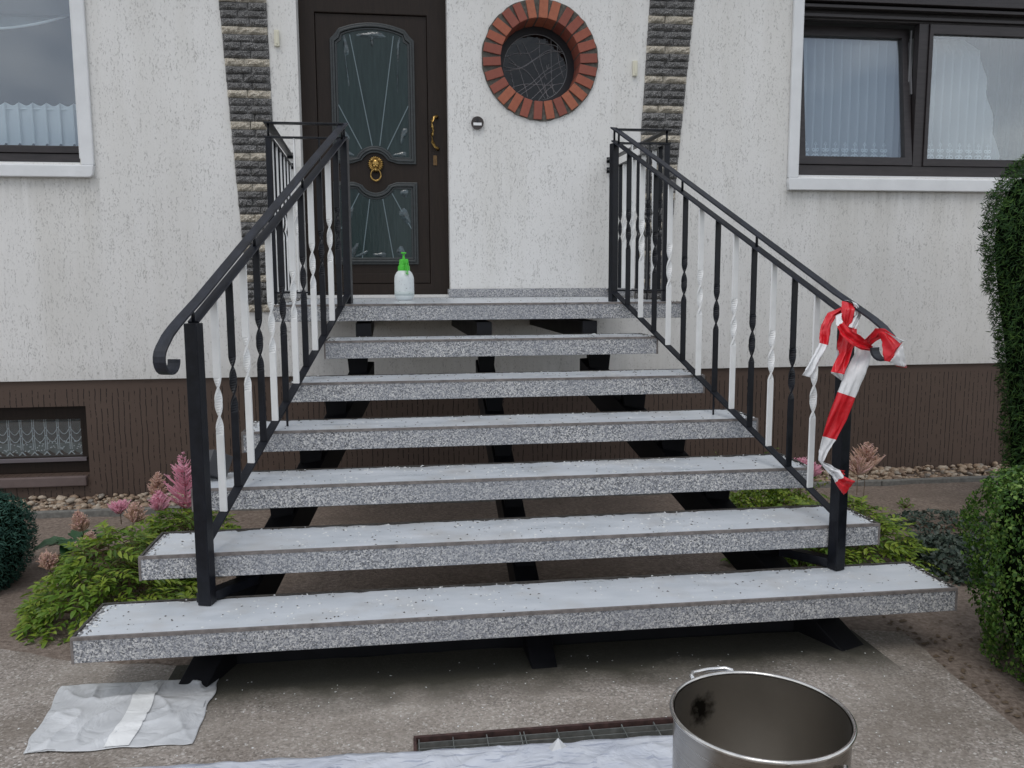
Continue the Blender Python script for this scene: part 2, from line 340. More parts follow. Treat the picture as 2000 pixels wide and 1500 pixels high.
def m_leaf(name, cols, rough=.45, trans=.25, spec=.4, obj=False):
    m, nt, b = mat(name, rough=rough, spec=spec); L = nt.links.new
    if obj: r = N(nt, 'ShaderNodeObjectInfo').outputs['Random']
    else: r = N(nt, 'ShaderNodeNewGeometry').outputs['Random Per Island']
    n = noise_(nt, tcoord(nt, kind='Object'), 9., 3.)
    f = mth(nt, 'ADD', mth(nt, 'MULTIPLY', r, .6), mth(nt, 'MULTIPLY', n, .4))
    c = ramp(nt, f, [(k/(len(cols)-1)*.7+.15, cc) for k, cc in enumerate(cols)]); L(c, b.inputs['Base Color'])
    t = N(nt, 'ShaderNodeBsdfTranslucent'); L(c, t.inputs[0]); x = N(nt, 'ShaderNodeMixShader'); x.inputs[0].default_value = trans
    o = nt.nodes['Material Output']; L(b.outputs[0], x.inputs[1]); L(t.outputs[0], x.inputs[2]); L(x.outputs[0], o.inputs[0]); return m
M_BOX = m_leaf('boxwood_leaf', [(.022,.058,.014,1), (.055,.13,.022,1), (.11,.22,.035,1), (.24,.34,.08,1)])
M_YEW = m_leaf('dark_conifer_needle', [(.014,.038,.015,1), (.034,.085,.022,1), (.09,.17,.035,1)], .6, .1, .2)
M_BLUEC = m_leaf('blue_green_conifer_needle', [(.015,.045,.038,1), (.03,.085,.065,1), (.06,.14,.10,1)], .6, .1, .2)
M_AST = m_leaf('yellow_green_leaf', [(.045,.095,.012,1), (.10,.18,.018,1), (.20,.29,.03,1), (.34,.41,.06,1)], .4, .3, obj=False)
M_AST2 = m_leaf('green_leaf', [(.07,.14,.016,1), (.12,.22,.025,1), (.21,.31,.045,1)], .45, .3)
M_HOSTA = m_leaf('dark_broad_leaf', [(.012,.05,.020,1), (.03,.095,.035,1), (.05,.13,.05,1)], .35, .15)
M_IVY = m_leaf('grey_green_small_leaf', [(.022,.038,.030,1), (.05,.075,.055,1), (.085,.105,.08,1)], .5, .1)
M_PINK = m_leaf('pink_plume', [(.80,.38,.50,1), (.90,.52,.63,1), (.95,.68,.76,1)], .8, .4, .1)
M_PEACH = m_leaf('faded_peach_plume', [(.60,.42,.30,1), (.78,.58,.47,1), (.85,.60,.60,1)], .8, .4, .1)
M_STEM = m_simple('brown_stem', (.10,.06,.03,1), .7)
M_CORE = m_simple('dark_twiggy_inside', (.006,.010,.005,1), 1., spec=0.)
M_TWIG = m_simple('twig_brown', (.12,.085,.055,1), .8)
# ------------------------------------------------------------------ dimensions
RIS, GO, TH, DEP = .16934, .28, .086, .298
WY = 3.342                         # front face of the house wall
LAND = 6*RIS
GZ = -.27                          # level of the concrete slab

# ------------------------------------------------------------------ the ground
def soilz(x, y):
    t = min(max((y-.45)/2.2, 0), 1); return GZ-.005-.085*t + .012*noise.noise(Vector((x*2.2, y*2.2, 0))) + .006*noise.noise(Vector((x*9, y*9, 3)))
g = MB(); g.add([(-60,-60,-.42),(60,-60,-.42),(60,60,-.42),(-60,60,-.42)], [(0,1,2,3)]); 
M_GRASSY = m_simple('distant_lawn_and_paving', (.16,.16,.13,1), .9, nscale=.6, namp=.3)
g.build('ground', M_GRASSY, kind='structure')
nx, ny = 190, 96; xs = np.linspace(-6, 8, nx); ys = np.linspace(-2.2, 2.84, ny); V = []; F = []
for j in range(ny):
    for i in range(nx): V.append((xs[i], ys[j], soilz(xs[i], ys[j]) if ys[j] > -.9 or True else 0))
for j in range(ny-1):
    for i in range(nx-1): F.append((j*nx+i, j*nx+i+1, (j+1)*nx+i+1, (j+1)*nx+i))
soil = np_mesh('soil', V, F, M_SOIL, smooth=True, kind='structure')
# concrete slab with the opening for the grating
GX0, GX1, GY1, GY0 = -.198, .86, -.292, -.80
s = MB(); ze = GZ+.012
outer = [(-4.6,.62),(-1.757,.56),(-1.42,.40),(-.95,.305),(.2,.30),(1.5,.285),(1.74,.22),(1.70,-.12),(1.66,-.55),(1.62,-1.6),(1.6,-4.5),(-4.6,-4.5)]
def slabquad(x0, y0, x1, y1): s.add([(x0,y0,ze),(x1,y0,ze),(x1,y1,ze),(x0,y1,ze)], [(0,1,2,3)])
s.add([(-4.6,-4.5,ze),(1.6,-4.5,ze),(1.60,GY0,ze),(GX1,GY0,ze),(GX0,GY0,ze),(-4.6,GY0,ze)], [(0,1,2,3,4,5)])
s.add([(-4.6,GY0,ze),(GX0,GY0,ze),(GX0,GY1,ze),(-4.6,GY1,ze)], [(0,1,2,3)])
s.add([(GX1,GY0,ze),(1.60,GY0,ze),(1.66,-.55,ze),(1.69,GY1,ze),(GX1,GY1,ze)], [(0,1,2,3,4)])
top = [(x, y) for x, y in outer[:8]]
top2 = []                                           # uneven far edge of the slab
for (xa, ya), (xb, yb) in zip(top[:-1], top[1:]):
    for k in range(8):
        t = k/8; x = xa+(xb-xa)*t; y = ya+(yb-ya)*t
        top2.append((x+.012*noise.noise(Vector((x*13, y*13, 1))), y+.02*noise.noise(Vector((x*9, y*9, 5)))))
top2.append(top[-1])
poly = [(-4.6, GY1)]+[(GX0, GY1), (GX1, GY1), (1.69, GY1)]+list(reversed(top2))
s.add([(x, y, ze) for x, y in poly], [tuple(range(len(poly)))])
rim = top2; s.add([(x, y, ze) for x, y in rim]+[(x, y, ze-.09) for x, y in rim], [(i, i+1, len(rim)+i+1, len(rim)+i) for i in range(len(rim)-1)])
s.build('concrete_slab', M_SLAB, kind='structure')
p = MB(); p.box((GX0-.02,GY0-.02,ze-.6),(GX1+.02,GY1+.02,ze-.58))
p.box((GX0-.02,GY0,ze-.58),(GX0,GY1,ze-.002)); p.box((GX1,GY0,ze-.58),(GX1+.02,GY1,ze-.002)); p.box((GX0,GY1,ze-.58),(GX1,GY1+.02,ze-.002)); p.box((GX0,GY0-.02,ze-.58),(GX1,GY0,ze-.002))
p.build('drain_pit', m_simple('grey_green_pit_wall', (.13,.14,.12,1), .8, nscale=8, namp=.3), kind='structure')
# kerb stones and pebble strip along the wall
kerb = empty('kerb', (0,2.84,-.36), kind='structure')
x = -4.6
while x < 7:
    b = MB(); l = .98; b.box((x+.004, -.005, -.15), (x+l-.004, .045, .035+.004*random.random())); b.build('kerb_stone', M_KERB, kerb, bev=.006); x += l
def pebbles():
    base = []; nu, nv = 7, 5
    for j in range(1, nv):
        for i in range(nu):
            a = 2*math.pi*i/nu; e = math.pi*j/nv; base.append((math.sin(e)*math.cos(a), math.sin(e)*math.sin(a), math.cos(e)))
    base = [(0,0,1)]+base+[(0,0,-1)]; nb = len(base); F = []
    for i in range(nu): F.append((0, 1+i, 1+(i+1)%nu)); F.append((nb-1, 1+(nv-2)*nu+(i+1)%nu, 1+(nv-2)*nu+i))
    for j in range(nv-2):
        for i in range(nu):
            a = 1+j*nu+i; b_ = 1+j*nu+(i+1)%nu; F.append((a, a+nu, b_)); F.append((b_, a+nu, b_+nu))
    base = np.array(base); F = np.array(F); Vs = []; Fs = []; n = 0
    for k in range(4200):
        x = rng.uniform(-4.2, 6.6); y = rng.uniform(2.90, 3.34); r = rng.uniform(.013, .03)
        if k % 3 == 0: r *= .7
        sc = np.array([r*rng.uniform(.9, 1.5), r*rng.uniform(.75, 1.1), r*rng.uniform(.5, .8)])
        bb = base*sc*(1+.12*rng.standard_normal((nb, 1))); a = rng.uniform(0, 6.28); t = rng.uniform(-.5, .5)
        Rm = np.array([[math.cos(a), -math.sin(a), 0], [math.sin(a), math.cos(a), 0], [0, 0, 1]]) @ np.array([[1,0,0],[0,math.cos(t),-math.sin(t)],[0,math.sin(t),math.cos(t)]])
        Vs.append(bb@Rm.T+np.array([x, y, -.375+rng.uniform(-.012, .02)+(y-2.9)*.03])); Fs.append(F+n); n += nb
    np_mesh('pebble_strip', np.concatenate(Vs), np.concatenate(Fs), M_PEB, smooth=True, label='rounded beige river pebbles strewn along the foot of the house wall', cat='pebbles', kind='stuff')
pebbles()
b = MB(); b.add([(-6,2.85,-.385),(8,2.85,-.385),(8,3.5,-.385),(-6,3.5,-.385)], [(0,1,2,3)]); b.build('strip_bed', M_SOIL, kind='structure')

# ------------------------------------------------------------------ the house
house = empty('house', (0, WY, -.39), label='white rendered house front with dark brown plinth behind the steps', cat='house')
hb = Vector((0, WY, -.39))
def H(mb, name, mt, parent=house, **k):   # mesh in world coordinates under the house
    o = mb.build(name, mt, parent, **k); o.location = -hb if parent == house else (0,0,0); return o
CX, CZ, RO, RI = .802, 2.678, .412, .286
ZP = .467                                   # top of plinth
def wall_mesh():
    m = MB(); T = .30; x0, x1, zt = -6., 8., 4.9
    Lw = (-4.2, -2.315, 1.93, 3.6); Rw = (2.745, 5.0, 1.90, 3.6); Dr = (-.872, .148, LAND+.02, 3.42)
    xsb = sorted([x0, Lw[0], Lw[1], Dr[0], Dr[1], CX-.5, CX+.5, Rw[0], Rw[1], x1]); zsb = sorted([ZP, LAND+.02, Rw[2], Lw[2], CZ-.5, CZ+.5, 3.42, 3.6, zt])
    def inside(x, z, r): return r[0] < x < r[1] and r[2] < z < r[3]
    for a, b_ in zip(xsb[:-1], xsb[1:]):
        for c, d in zip(zsb[:-1], zsb[1:]):
            mxx, mz = (a+b_)/2, (c+d)/2
            if any(inside(mxx, mz, r) for r in (Lw, Rw, Dr)) or (abs(mxx-CX) < .5 and abs(mz-CZ) < .5): continue
            m.add([(a,WY,c),(b_,WY,c),(b_,WY,d),(a,WY,d)], [(0,1,2,3)])
    # reveals
    for r, dp in ((Lw,.2),(Rw,.2),(Dr,.2)):
        a, b_, c, d = r
        m.add([(a,WY,c),(a,WY+dp,c),(a,WY+dp,d),(a,WY,d)], [(0,1,2,3)]); m.add([(b_,WY,c),(b_,WY+dp,c),(b_,WY+dp,d),(b_,WY,d)], [(3,2,1,0)])
        m.add([(a,WY,d),(b_,WY,d),(b_,WY+dp,d),(a,WY+dp,d)], [(0,1,2,3)])
        m.add([(a,WY,c),(b_,WY,c),(b_,WY+dp,c),(a,WY+dp,c)], [(3,2,1,0)])
    # square with a round hole
    n = 72; sq = []; ci = []
    for k in range(n):
        t = 2*math.pi*k/n; c, s_ = math.cos(t), math.sin(t); q = .5/max(abs(c), abs(s_)); sq.append((CX+q*c, WY, CZ+q*s_)); ci.append((CX+(RO-.004)*c, WY, CZ+(RO-.004)*s_))
    m.add(sq+ci, [(k, (k+1)%n, n+(k+1)%n, n+k) for k in range(n)])
    m.add([(p_[0], WY+.03, p_[2]) for p_ in ci]+ci, [(k, (k+1)%n, n+(k+1)%n, n+k) for k in range(n)])
    return m
H(wall_mesh(), 'wall', M_RENDER)
# drip edge of the render above the plinth, recessed plinth
m = MB(); m.add([(-6,WY,ZP),(8,WY,ZP),(8,WY+.02,ZP),(-6,WY+.02,ZP)], [(0,1,2,3)]); H(m, 'drip_edge', M_RENDER)
m = MB(); PY = WY+.018; CW = (-4.0, -2.393, -.20, .285)
for a, b_, c, d in ((-6,CW[0],-.5,ZP),(CW[1],8,-.5,ZP),(CW[0],CW[1],CW[3],ZP),(CW[0],CW[1],-.5,CW[2])): m.add([(a,PY,c),(b_,PY,c),(b_,PY,d),(a,PY,d)], [(0,1,2,3)])
a, b_, c, d = CW
m.add([(a,PY,c),(a,PY+.2,c),(a,PY+.2,d),(a,PY,d)], [(0,1,2,3)]); m.add([(b_,PY,c),(b_,PY+.2,c),(b_,PY+.2,d),(b_,PY,d)], [(3,2,1,0)]); m.add([(a,PY,d),(b_,PY,d),(b_,PY+.2,d),(a,PY+.2,d)], [(0,1,2,3)]); m.add([(a,PY,c),(b_,PY,c),(b_,PY+.2,c),(a,PY+.2,c)], [(0,1,2,3)])
H(m, 'plinth', M_PLINTH)
m = MB(); m.box((-4.1,WY-.012,-.275),(-2.41,WY+.10,-.205)); H(m, 'cellar_sill', m_simple('mauve_brown_sill', (.135,.10,.092,1), .7, nscale=6, namp=.2), bev=.008)
# roof overhang added out of view above, to shade the upper wall
m = MB(); m.box((-6,WY-.7,4.9),(8,WY+.4,5.05)); H(m, 'added_eaves', m_simple('added_eaves_brown', (.10,.07,.05,1), .7))
# back walls of the dim rooms
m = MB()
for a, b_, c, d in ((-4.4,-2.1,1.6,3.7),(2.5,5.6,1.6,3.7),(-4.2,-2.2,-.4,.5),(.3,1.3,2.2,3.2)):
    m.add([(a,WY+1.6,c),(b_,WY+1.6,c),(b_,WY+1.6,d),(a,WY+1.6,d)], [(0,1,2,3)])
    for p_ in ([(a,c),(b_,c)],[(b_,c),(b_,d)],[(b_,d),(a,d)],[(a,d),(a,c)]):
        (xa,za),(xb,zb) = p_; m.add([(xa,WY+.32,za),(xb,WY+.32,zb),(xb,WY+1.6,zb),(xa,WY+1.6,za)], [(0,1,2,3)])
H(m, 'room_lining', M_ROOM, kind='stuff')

# stone cladding strips, every split stone its own piece
def stone_mesh(name, seed, mt):
    r = random.Random(seed); nxx, nz = 9, 4; vs = []; fs = []
    for j in range(nz+1):
        for i in range(nxx+1):
            u = i/nxx-.5; v = j/nz-.5; e = min(min(i, nxx-i)/1.5, min(j, nz-j)/1.2, 1)
            y = -.013*e-.014*e*r.random()-.005*math.sin(i*1.3+seed)*e
            vs.append((u, y, v))
    for j in range(nz):
        for i in range(nxx): a = j*(nxx+1)+i; fs.append((a, a+1, a+nxx+2, a+nxx+1))
    o = len(vs); rim_ = [i for i in range(nxx+1)]+[j*(nxx+1)+nxx for j in range(1, nz+1)]+[nz*(nxx+1)+i for i in range(nxx-1, -1, -1)]+[j*(nxx+1) for j in range(nz-1, 0, -1)]
    vs += [(vs[k][0], .02, vs[k][2]) for k in rim_]; n = len(rim_)
    fs += [(rim_[k], o+k, o+(k+1)%n, rim_[(k+1)%n]) for k in range(n)]
    me = bpy.data.meshes.new(name); me.from_pydata(vs, [], fs); me.materials.append(mt); me.update(); return me
SG = [stone_mesh('stone', k, M_STONEG) for k in range(6)]; SYl = [stone_mesh('stone', k+20, M_STONEY) for k in range(4)]
def lerp_tab(tab, z):
    for (z0, x0), (z1, x1) in zip(tab[:-1], tab[1:]):
        if z <= z1: return x0+(x1-x0)*(z-z0)/(z1-z0)
    return tab[-1][1]
def strip(lt, rt, z0, z1, off, label):
    e = empty('stone_cladding', (0,0,0), house, label=label); e.location = Vector((0,0,0))
    m = MB(); zz = [z0, (z0+z1)/2, z1]
    m.prism([(lerp_tab(lt, z)+.002, z) for z in zz]+[(lerp_tab(rt, z)-.002, z) for z in reversed(zz)], WY-.004, WY-.002)
    o = m.build('grout_bed', M_GROUT, e); o.location = -hb
    z = z0; k = off; hgt = .0517
    while z < z1:
        xl, xr = lerp_tab(lt, z+.025), lerp_tab(rt, z+.025); w = xr-xl
        yellow = (k % 4 == 0)
        cut = xl+w*(.5+ (.10 if k % 2 else -.08)+random.uniform(-.05, .05))
        for a, b_ in ((xl, cut), (cut, xr)):
            me = random.choice(SYl if yellow else SG); s_ = bpy.data.objects.new('stone', me); COL.objects.link(s_); s_.parent = e
            s_.location = Vector(((a+b_)/2+random.uniform(-.002,.002), WY-.006-random.uniform(0, .008), z+hgt/2))-hb
            s_.scale = ((b_-a-.003)*random.choice((1,1)), random.uniform(.8, 1.2), hgt*random.uniform(.93,1.0)); s_.rotation_euler = (random.uniform(-.06,.06), random.uniform(-.010,.010), random.uniform(-.05,.05))
        z += hgt; k += 1
strip([(.8,-1.255),(.916,-1.262),(3.3,-1.39)], [(.8,-1.02),(.993,-1.032),(3.3,-1.068)], .925, 3.3, 0, 'left strip of split grey and yellow stones')
strip([(.8,1.50),(2.131,1.538),(3.3,1.602)], [(.8,1.735),(.99,1.749),(2.048,1.826),(3.3,1.94)], .99, 3.3, 2, 'right strip of split grey and yellow stones')

# skirting of speckled stone at the landing
m = MB(); m.box((.148,WY-.018,LAND+.002),(1.50,WY-.001,LAND+.062)); H(m, 'skirting', M_TERR); m = MB(); m.box((.134,WY-.016,LAND+.002),(.148,WY+.14,LAND+.060)); H(m, 'skirting', M_TERR); m = MB(); m.box((-1.03,WY-.018,LAND+.002),(-.872,WY-.001,LAND+.062))
H(m, 'skirting', M_TERR)

# round window in its ring of bricks
rw = empty('round_window', Vector((CX, WY, CZ))-hb, house, label='round leaded window in a ring of red bricks')
N_B = 26
def brick_mesh():
    m = MB(); w0, w1 = .0315, .0305; a0, a1 = RI-.003, RO-.004
    m.add([(-w0,-.024,a0),(w0,-.024,a0),(w1,-.022,a1),(-w1,-.023,a1),(-w0,.20,a0),(w0,.20,a0),(w1,.20,a1),(-w1,.20,a1)],
          [(0,1,2,3),(7,6,5,4),(0,4,5,1),(1,5,6,2),(2,6,7,3),(3,7,4,0)])
    me = bpy.data.meshes.new('brick'); me.from_pydata(m.v, [], m.f); me.materials.append(M_BRICK); me.update(); return me
BM = brick_mesh()
for k in range(N_B):
    o = bpy.data.objects.new('brick', BM); COL.objects.link(o); o.parent = rw; o.rotation_euler = (0, 2*math.pi*(k+.25)/N_B+random.uniform(-.012,.012), 0)
    o.scale = (random.uniform(.93,1.03), 1, 1); o.location = (0, random.uniform(-.003,.003), 0)
    bv = o.modifiers.new('bevel', 'BEVEL'); bv.width = .003; bv.segments = 2
def circ(r, n=72, ph=0): return [(r*math.cos(2*math.pi*k/n+ph), r*math.sin(2*math.pi*k/n+ph)) for k in range(n)]
def jag(r, n=72): return [(rr*math.cos(2*math.pi*k/n), rr*math.sin(2*math.pi*k/n)) for k in range(n) for rr in [r+random.uniform(-.004, .004)]]
m = MB(); m.ring(jag(RO+.003), circ(RI-.0005), -.010, .21); m.build('mortar', M_MORTAR, rw)
m = MB(); m.ring(circ(RI+.03), circ(.237), .19, .27); m.build('window_frame', m_simple('near_black_frame', (.010,.010,.014,1), .5), rw, smooth=False)
m = MB(); m.prism(circ(.24), .215, .221); m.build('pane', m_glass('leaded_glass', (.08,.09,.12,1), 1.45, .05, .004), rw)
m = MB(); pts = [(x_, .212, z_) for x_, z_ in circ(.236, 64)]; m.tube(pts, .0035, 6, True)
# curved leads, traced in the plane of the window: (x, z) in fractions of its radius
LEADS = [[(-.95,.30),(-.6,.42),(-.2,.44),(.1,.62)],[(-.97,.0),(-.5,-.02),(.0,.28),(.45,.55),(.9,.45)],[(-.98,-.12),(-.45,-.02),(.1,.32),(.5,.5),(.95,.52)],
 [(-.93,.33),(-.7,.15),(-.5,-.1),(-.35,-.6)],[(-.85,.15),(-.3,-.1),(.0,-.45),(.3,-.93)],[(-.4,.75),(-.1,.2),(.15,-.3),(.3,-.7),(.45,-.9)],[(.12,.9),(.15,.25),(.35,-.35)],
 [(.5,.85),(.5,.2),(.52,-.4),(.6,-.8)],[(.7,.7),(.75,.2),(.9,-.3)],[(-.75,-.62),(-.3,-.5),(.4,-.52),(.88,-.45)],[(-.6,-.78),(-.1,-.45),(.3,-.1),(.9,.28)],[(-.5,-.85),(.0,-.5),(.4,-.15),(.97,.12)],
 [(-.15,-.98),(.2,-.65),(.6,-.3),(.98,-.02)],[(.1,-.99),(.35,-.7),(.6,-.5)],[(-.35,-.5),(-.25,-.9)],[(.28,-.45),(.4,-.95)],[(.45,-.5),(.65,-.75)],[(-.8,-.1),(-.68,-.65)],[(.35,.1),(.38,-.05),(.42,.12)],[(-.6,.7),(-.45,.35)],[(.0,.75),(.6,.7),(.8,.55)]]
for ld in LEADS:
    P = [Vector((x_*.232, .211, z_*.232)) for x_, z_ in ld]; out = []
    for k in range(len(P)-1):
        p0, p1, p2, p3 = P[max(k-1,0)], P[k], P[k+1], P[min(k+2, len(P)-1)]
        for q in range(5):
            t = q/5; out.append(.5*((2*p1)+(p2-p0)*t+(2*p0-5*p1+4*p2-p3)*t*t+(3*p1-p0-3*p2+p3)*t**3))
    out.append(P[-1]); m.tube(out, .0022, 5)
m.build('lead_lines', m_simple('lead_came', (.26,.265,.28,1), .5), rw)

# front door
DY = WY+.15
door = empty('front_door', (0,0,0), house, label='dark brown front door with curved glass panels'); 
def D(mb, name, mt, **k): o = mb.build(name, mt, door, **k); o.location = -hb; return o
def rect(x0, z0, x1, z1): return [(x0,z0),(x1,z0),(x1,z1),(x0,z1)]
m = MB(); m.ring(rect(-.885,LAND+.012,.150,3.40), rect(-.765,LAND+.10,.012,2.993), DY-.012, DY+.06)
D(m, 'door_frame', M_WOOD, bev=.004)
m = MB(); m.box((-.885,DY-.035,LAND+.004),(.150,DY+.06,LAND+.022)); D(m, 'threshold', m_simple('aluminium_threshold', (.35,.35,.34,1), .4, metal=.7))
m = MB(); m.box((-.763,DY+.004,LAND+.102),(.010,DY+.05,2.991)); D(m, 'door_leaf', M_WOOD, bev=.003)
m = MB(); m.box((-.763,DY-.001,LAND+.104),(.010,DY+.006,LAND+.175)); D(m, 'weather_board', M_WOOD, bev=.002)
GC = -.372
def arc(cx, cz, r, a0, a1, n): return [(cx+r*math.cos(math.radians(a0+(a1-a0)*k/n)), cz+r*math.sin(math.radians(a0+(a1-a0)*k/n))) for k in range(n+1)]
def upper(d):
    """outline of the upper light grown by d, counter-clockwise from bottom left"""
    hw = .249+d; pts = [(GC-hw, 2.012-d)]
    pts += [(GC-.165+ -0*d, 2.012-d)]
    pts += arc(GC, 1.945, .145-d, 152, 28, 12)
    pts += [(GC+.165, 2.012-d), (GC+hw, 2.012-d), (GC+hw, 2.792+d*.6), (GC+hw-.030, 2.812+d*.8), (GC+.213+d*.4, 2.846+d)]
    pts += arc(GC, 2.846-.52, .565+d, 67, 113, 12)[1:-1]
    pts += [(GC-.213-d*.4, 2.846+d), (GC-hw+.030, 2.812+d*.8), (GC-hw, 2.792+d*.6)]
    return pts
def lower(d):
    hw = .255+d; pts = [(GC-hw, 1.300-d), (GC+hw, 1.300-d), (GC+hw, 1.797+d), (GC+.150, 1.797+d)]
    pts += arc(GC, 1.872, .150-d, -30, -150, 12); pts += [(GC-.150, 1.797+d), (GC-hw, 1.797+d)]
    return pts
for fn in (upper, lower):
    m = MB(); m.prism(fn(0), DY-.004, DY+.003); D(m, 'pane', M_DGLASS)
    m = MB(); m.ring(fn(.044), fn(.027), DY-.014, DY+.004); m.ring(fn(.028), fn(.012), DY-.022, DY+.004); m.ring(fn(.012), fn(-.004), DY-.010, DY+.004); D(m, 'moulding', M_MOULD, bev=.004)
m = MB()
rays = [((-.388,2.095),(-.526,2.85)), ((-.335,2.095),(-.223,2.85)), ((-.462,2.070),(-.617,2.373)), ((-.282,2.070),(-.128,2.373)), ((-.322,1.722),(-.255,1.302)), ((-.415,1.722),(-.478,1.302)), ((-.255,1.762),(-.120,1.51)), ((-.490,1.762),(-.622,1.51))]
for (xa, za), (xb, zb) in rays: m.bar((xa,DY-.006,za), (xb,DY-.006,zb), .007, .006, (0,1,0))
D(m, 'glass_line', M_BEAD, kind='stuff')
def blob(cx, cz, a, b_, rot, m):
    n = 14; c, s_ = math.cos(rot), math.sin(rot); vs = [(cx, DY-.014, cz)]; 
    for f, y in ((.6, -.011), (1., -.005)):
        for k in range(n):
            t = 2*math.pi*k/n; w = 1+.18*math.sin(3*t+cx*40); u, v = a*f*math.cos(t)*w, b_*f*math.sin(t)*w; vs.append((cx+u*c-v*s_, DY+y, cz+u*s_+v*c))
    fs = [(0, 1+k, 1+(k+1)%n) for k in range(n)]+[(1+k, 1+n+k, 1+n+(k+1)%n, 1+(k+1)%n) for k in range(n)]
    m.add(vs, fs)
m = MB()
for q in [(-.372,2.852,.10,.020,0),(-.372,2.81,.010,.045,0),(-.555,2.77,.016,.07,.12),(-.55,2.60,.006,.12,.10),(-.19,2.76,.010,.085,-.08),(-.20,2.56,.004,.10,-.04),(-.575,2.16,.020,.055,.5),(-.165,2.17,.018,.06,-.3),(-.19,2.035,.05,.018,.1),(-.56,2.035,.04,.018,-.1),
          (-.585,1.765,.025,.025,0),(-.165,1.765,.028,.03,.2),(-.165,1.60,.03,.065,.45),(-.57,1.60,.025,.07,-.5),(-.54,1.35,.02,.06,-.5),(-.35,1.325,.05,.016,0),(-.20,1.35,.03,.035,.3),(-.48,1.33,.05,.012,.4)]: blob(*q, m)
D(m, 'cut_glass_swirl', M_BEVEL, smooth=True, kind='stuff')
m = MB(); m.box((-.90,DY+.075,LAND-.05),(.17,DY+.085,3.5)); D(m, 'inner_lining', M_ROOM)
# brass: handle, lock, knocker
m = MB(); hp = [(.074,DY-.012,2.300),(.072,DY-.045,2.302),(.052,DY-.06,2.290),(.038,DY-.062,2.262),(.036,DY-.062,2.225),(.046,DY-.062,2.200),(.036,DY-.062,2.172),(.038,DY-.062,2.120),(.055,DY-.06,2.085),(.074,DY-.045,2.078),(.078,DY-.012,2.078)]
m.tube(hp, [.014,.009,.010,.011,.012,.006,.011,.010,.010,.009,.014], 10); D(m, 'door_handle', M_BRASS, smooth=True)
m = MB(); m.box((.044,DY-.018,1.962),(.072,DY-.011,2.032)); m.box((.053,DY-.026,1.985),(.063,DY-.017,2.012)); D(m, 'lock_plate', m_simple('dark_brass', (.16,.10,.05,1), .4, metal=.9), bev=.002)
KX, KZ = -.367, 1.965
m = MB()
def ell(m, c, r, n=10):
    vs = []; fs = []
    for j in range(n//2+1):
        e = math.pi*j/(n//2)
        for i in range(n): a = 2*math.pi*i/n; vs.append((c[0]+r[0]*math.sin(e)*math.cos(a), c[1]+r[1]*math.cos(e), c[2]+r[2]*math.sin(e)*math.sin(a)))
    for j in range(n//2):
        for i in range(n): fs.append((j*n+i, j*n+(i+1)%n, (j+1)*n+(i+1)%n, (j+1)*n+i))
    m.add(vs, fs)
ell(m, (KX,DY-.008,KZ), (.047,.022,.052), 16)
for k in range(22):   # locks of the mane
    a = 2*math.pi*k/22
    for rr, sz in ((.047,.012),(.036,.011)):
        aa = a+(.14 if rr < .04 else 0); m.tube([(KX+rr*.75*math.cos(aa),DY-.026,KZ+rr*.8*math.sin(aa)),(KX+rr*1.02*math.cos(aa+.12),DY-.022,KZ+rr*1.05*math.sin(aa+.12)),(KX+rr*1.2*math.cos(aa+.05),DY-.012,KZ+rr*1.22*math.sin(aa+.05))], [sz*.5,sz*.55,sz*.15], 6)
ell(m, (KX,DY-.032,KZ+.002), (.027,.017,.032), 14); ell(m, (KX,DY-.050,KZ-.010), (.010,.010,.014)); ell(m, (KX,DY-.056,KZ-.003), (.007,.005,.004))
for sx_ in (-1, 1):
    ell(m, (KX+sx_*.012,DY-.046,KZ+.013), (.008,.006,.004)); ell(m, (KX+sx_*.010,DY-.050,KZ-.018), (.010,.008,.008)); ell(m, (KX+sx_*.026,DY-.038,KZ+.027), (.009,.006,.010))
ell(m, (KX,DY-.045,KZ-.030), (.009,.007,.006)); m.box((KX-.008,DY-.052,KZ-.052),(KX+.008,DY-.028,KZ-.034))
D(m, 'lion_knocker_head', M_BRASS, smooth=True)
m = MB(); m.tube([(KX+.036*math.sin(t), DY-.040, KZ-.078+.040*math.cos(t)) for t in [2*math.pi*k/28 for k in range(28)]], [.0035+.0035*(1-math.cos(2*math.pi*k/28))/2 for k in range(28)], 8, True); ell(m, (KX,DY-.043,KZ-.119), (.008,.008,.008)); D(m, 'knocker_ring', M_BRASS, smooth=True)

# windows: surrounds, sashes, panes
def surround(x0, x1, z0, z1, w, zs, name_label, left_in=True):
    m = MB(); m.box((x0-w,WY-.030,z0-.004),(x0,WY+.12,z1)); m.box((x1,WY-.030,z0-.004),(x1+w,WY+.12,z1))
    return m
def win(label, x0, x1, z0, z1):
    e = empty('window', (0,0,0), house, label=label)
    return e, (lambda mb, nm, mt, **k: setattr(mb.build(nm, mt, e, **k), 'location', -hb))
FY = WY+.12
# left window
wl, WLf = win('left window with white surround and short pleated curtain', 0,0,0,0)
m = MB(); m.box((-2.303,WY-.030,1.912),(-2.222,WY-.001,3.6)); m.box((-2.322,WY-.001,1.955),(-2.300,FY+.02,3.6))
WLf(m, 'surround', M_TRIMW, bev=.008)
m = MB(); m.prism([(-4.3,1.832),(-2.248,1.832),(-2.232,1.846),(-2.2195,1.911),(-4.3,1.911)], WY-.042, WY-.001); m.add([(-4.2,WY-.03,1.9115),(-2.306,WY-.03,1.9115),(-2.324,FY+.02,1.953),(-4.2,FY+.02,1.953),(-4.2,WY-.03,1.88),(-2.306,WY-.03,1.88),(-2.324,FY+.02,1.88),(-4.2,FY+.02,1.88)], [(0,1,2,3),(7,6,5,4),(0,4,5,1),(1,5,6,2),(2,6,7,3),(3,7,4,0)]); WLf(m, 'sill', M_TRIMW, bev=.006)
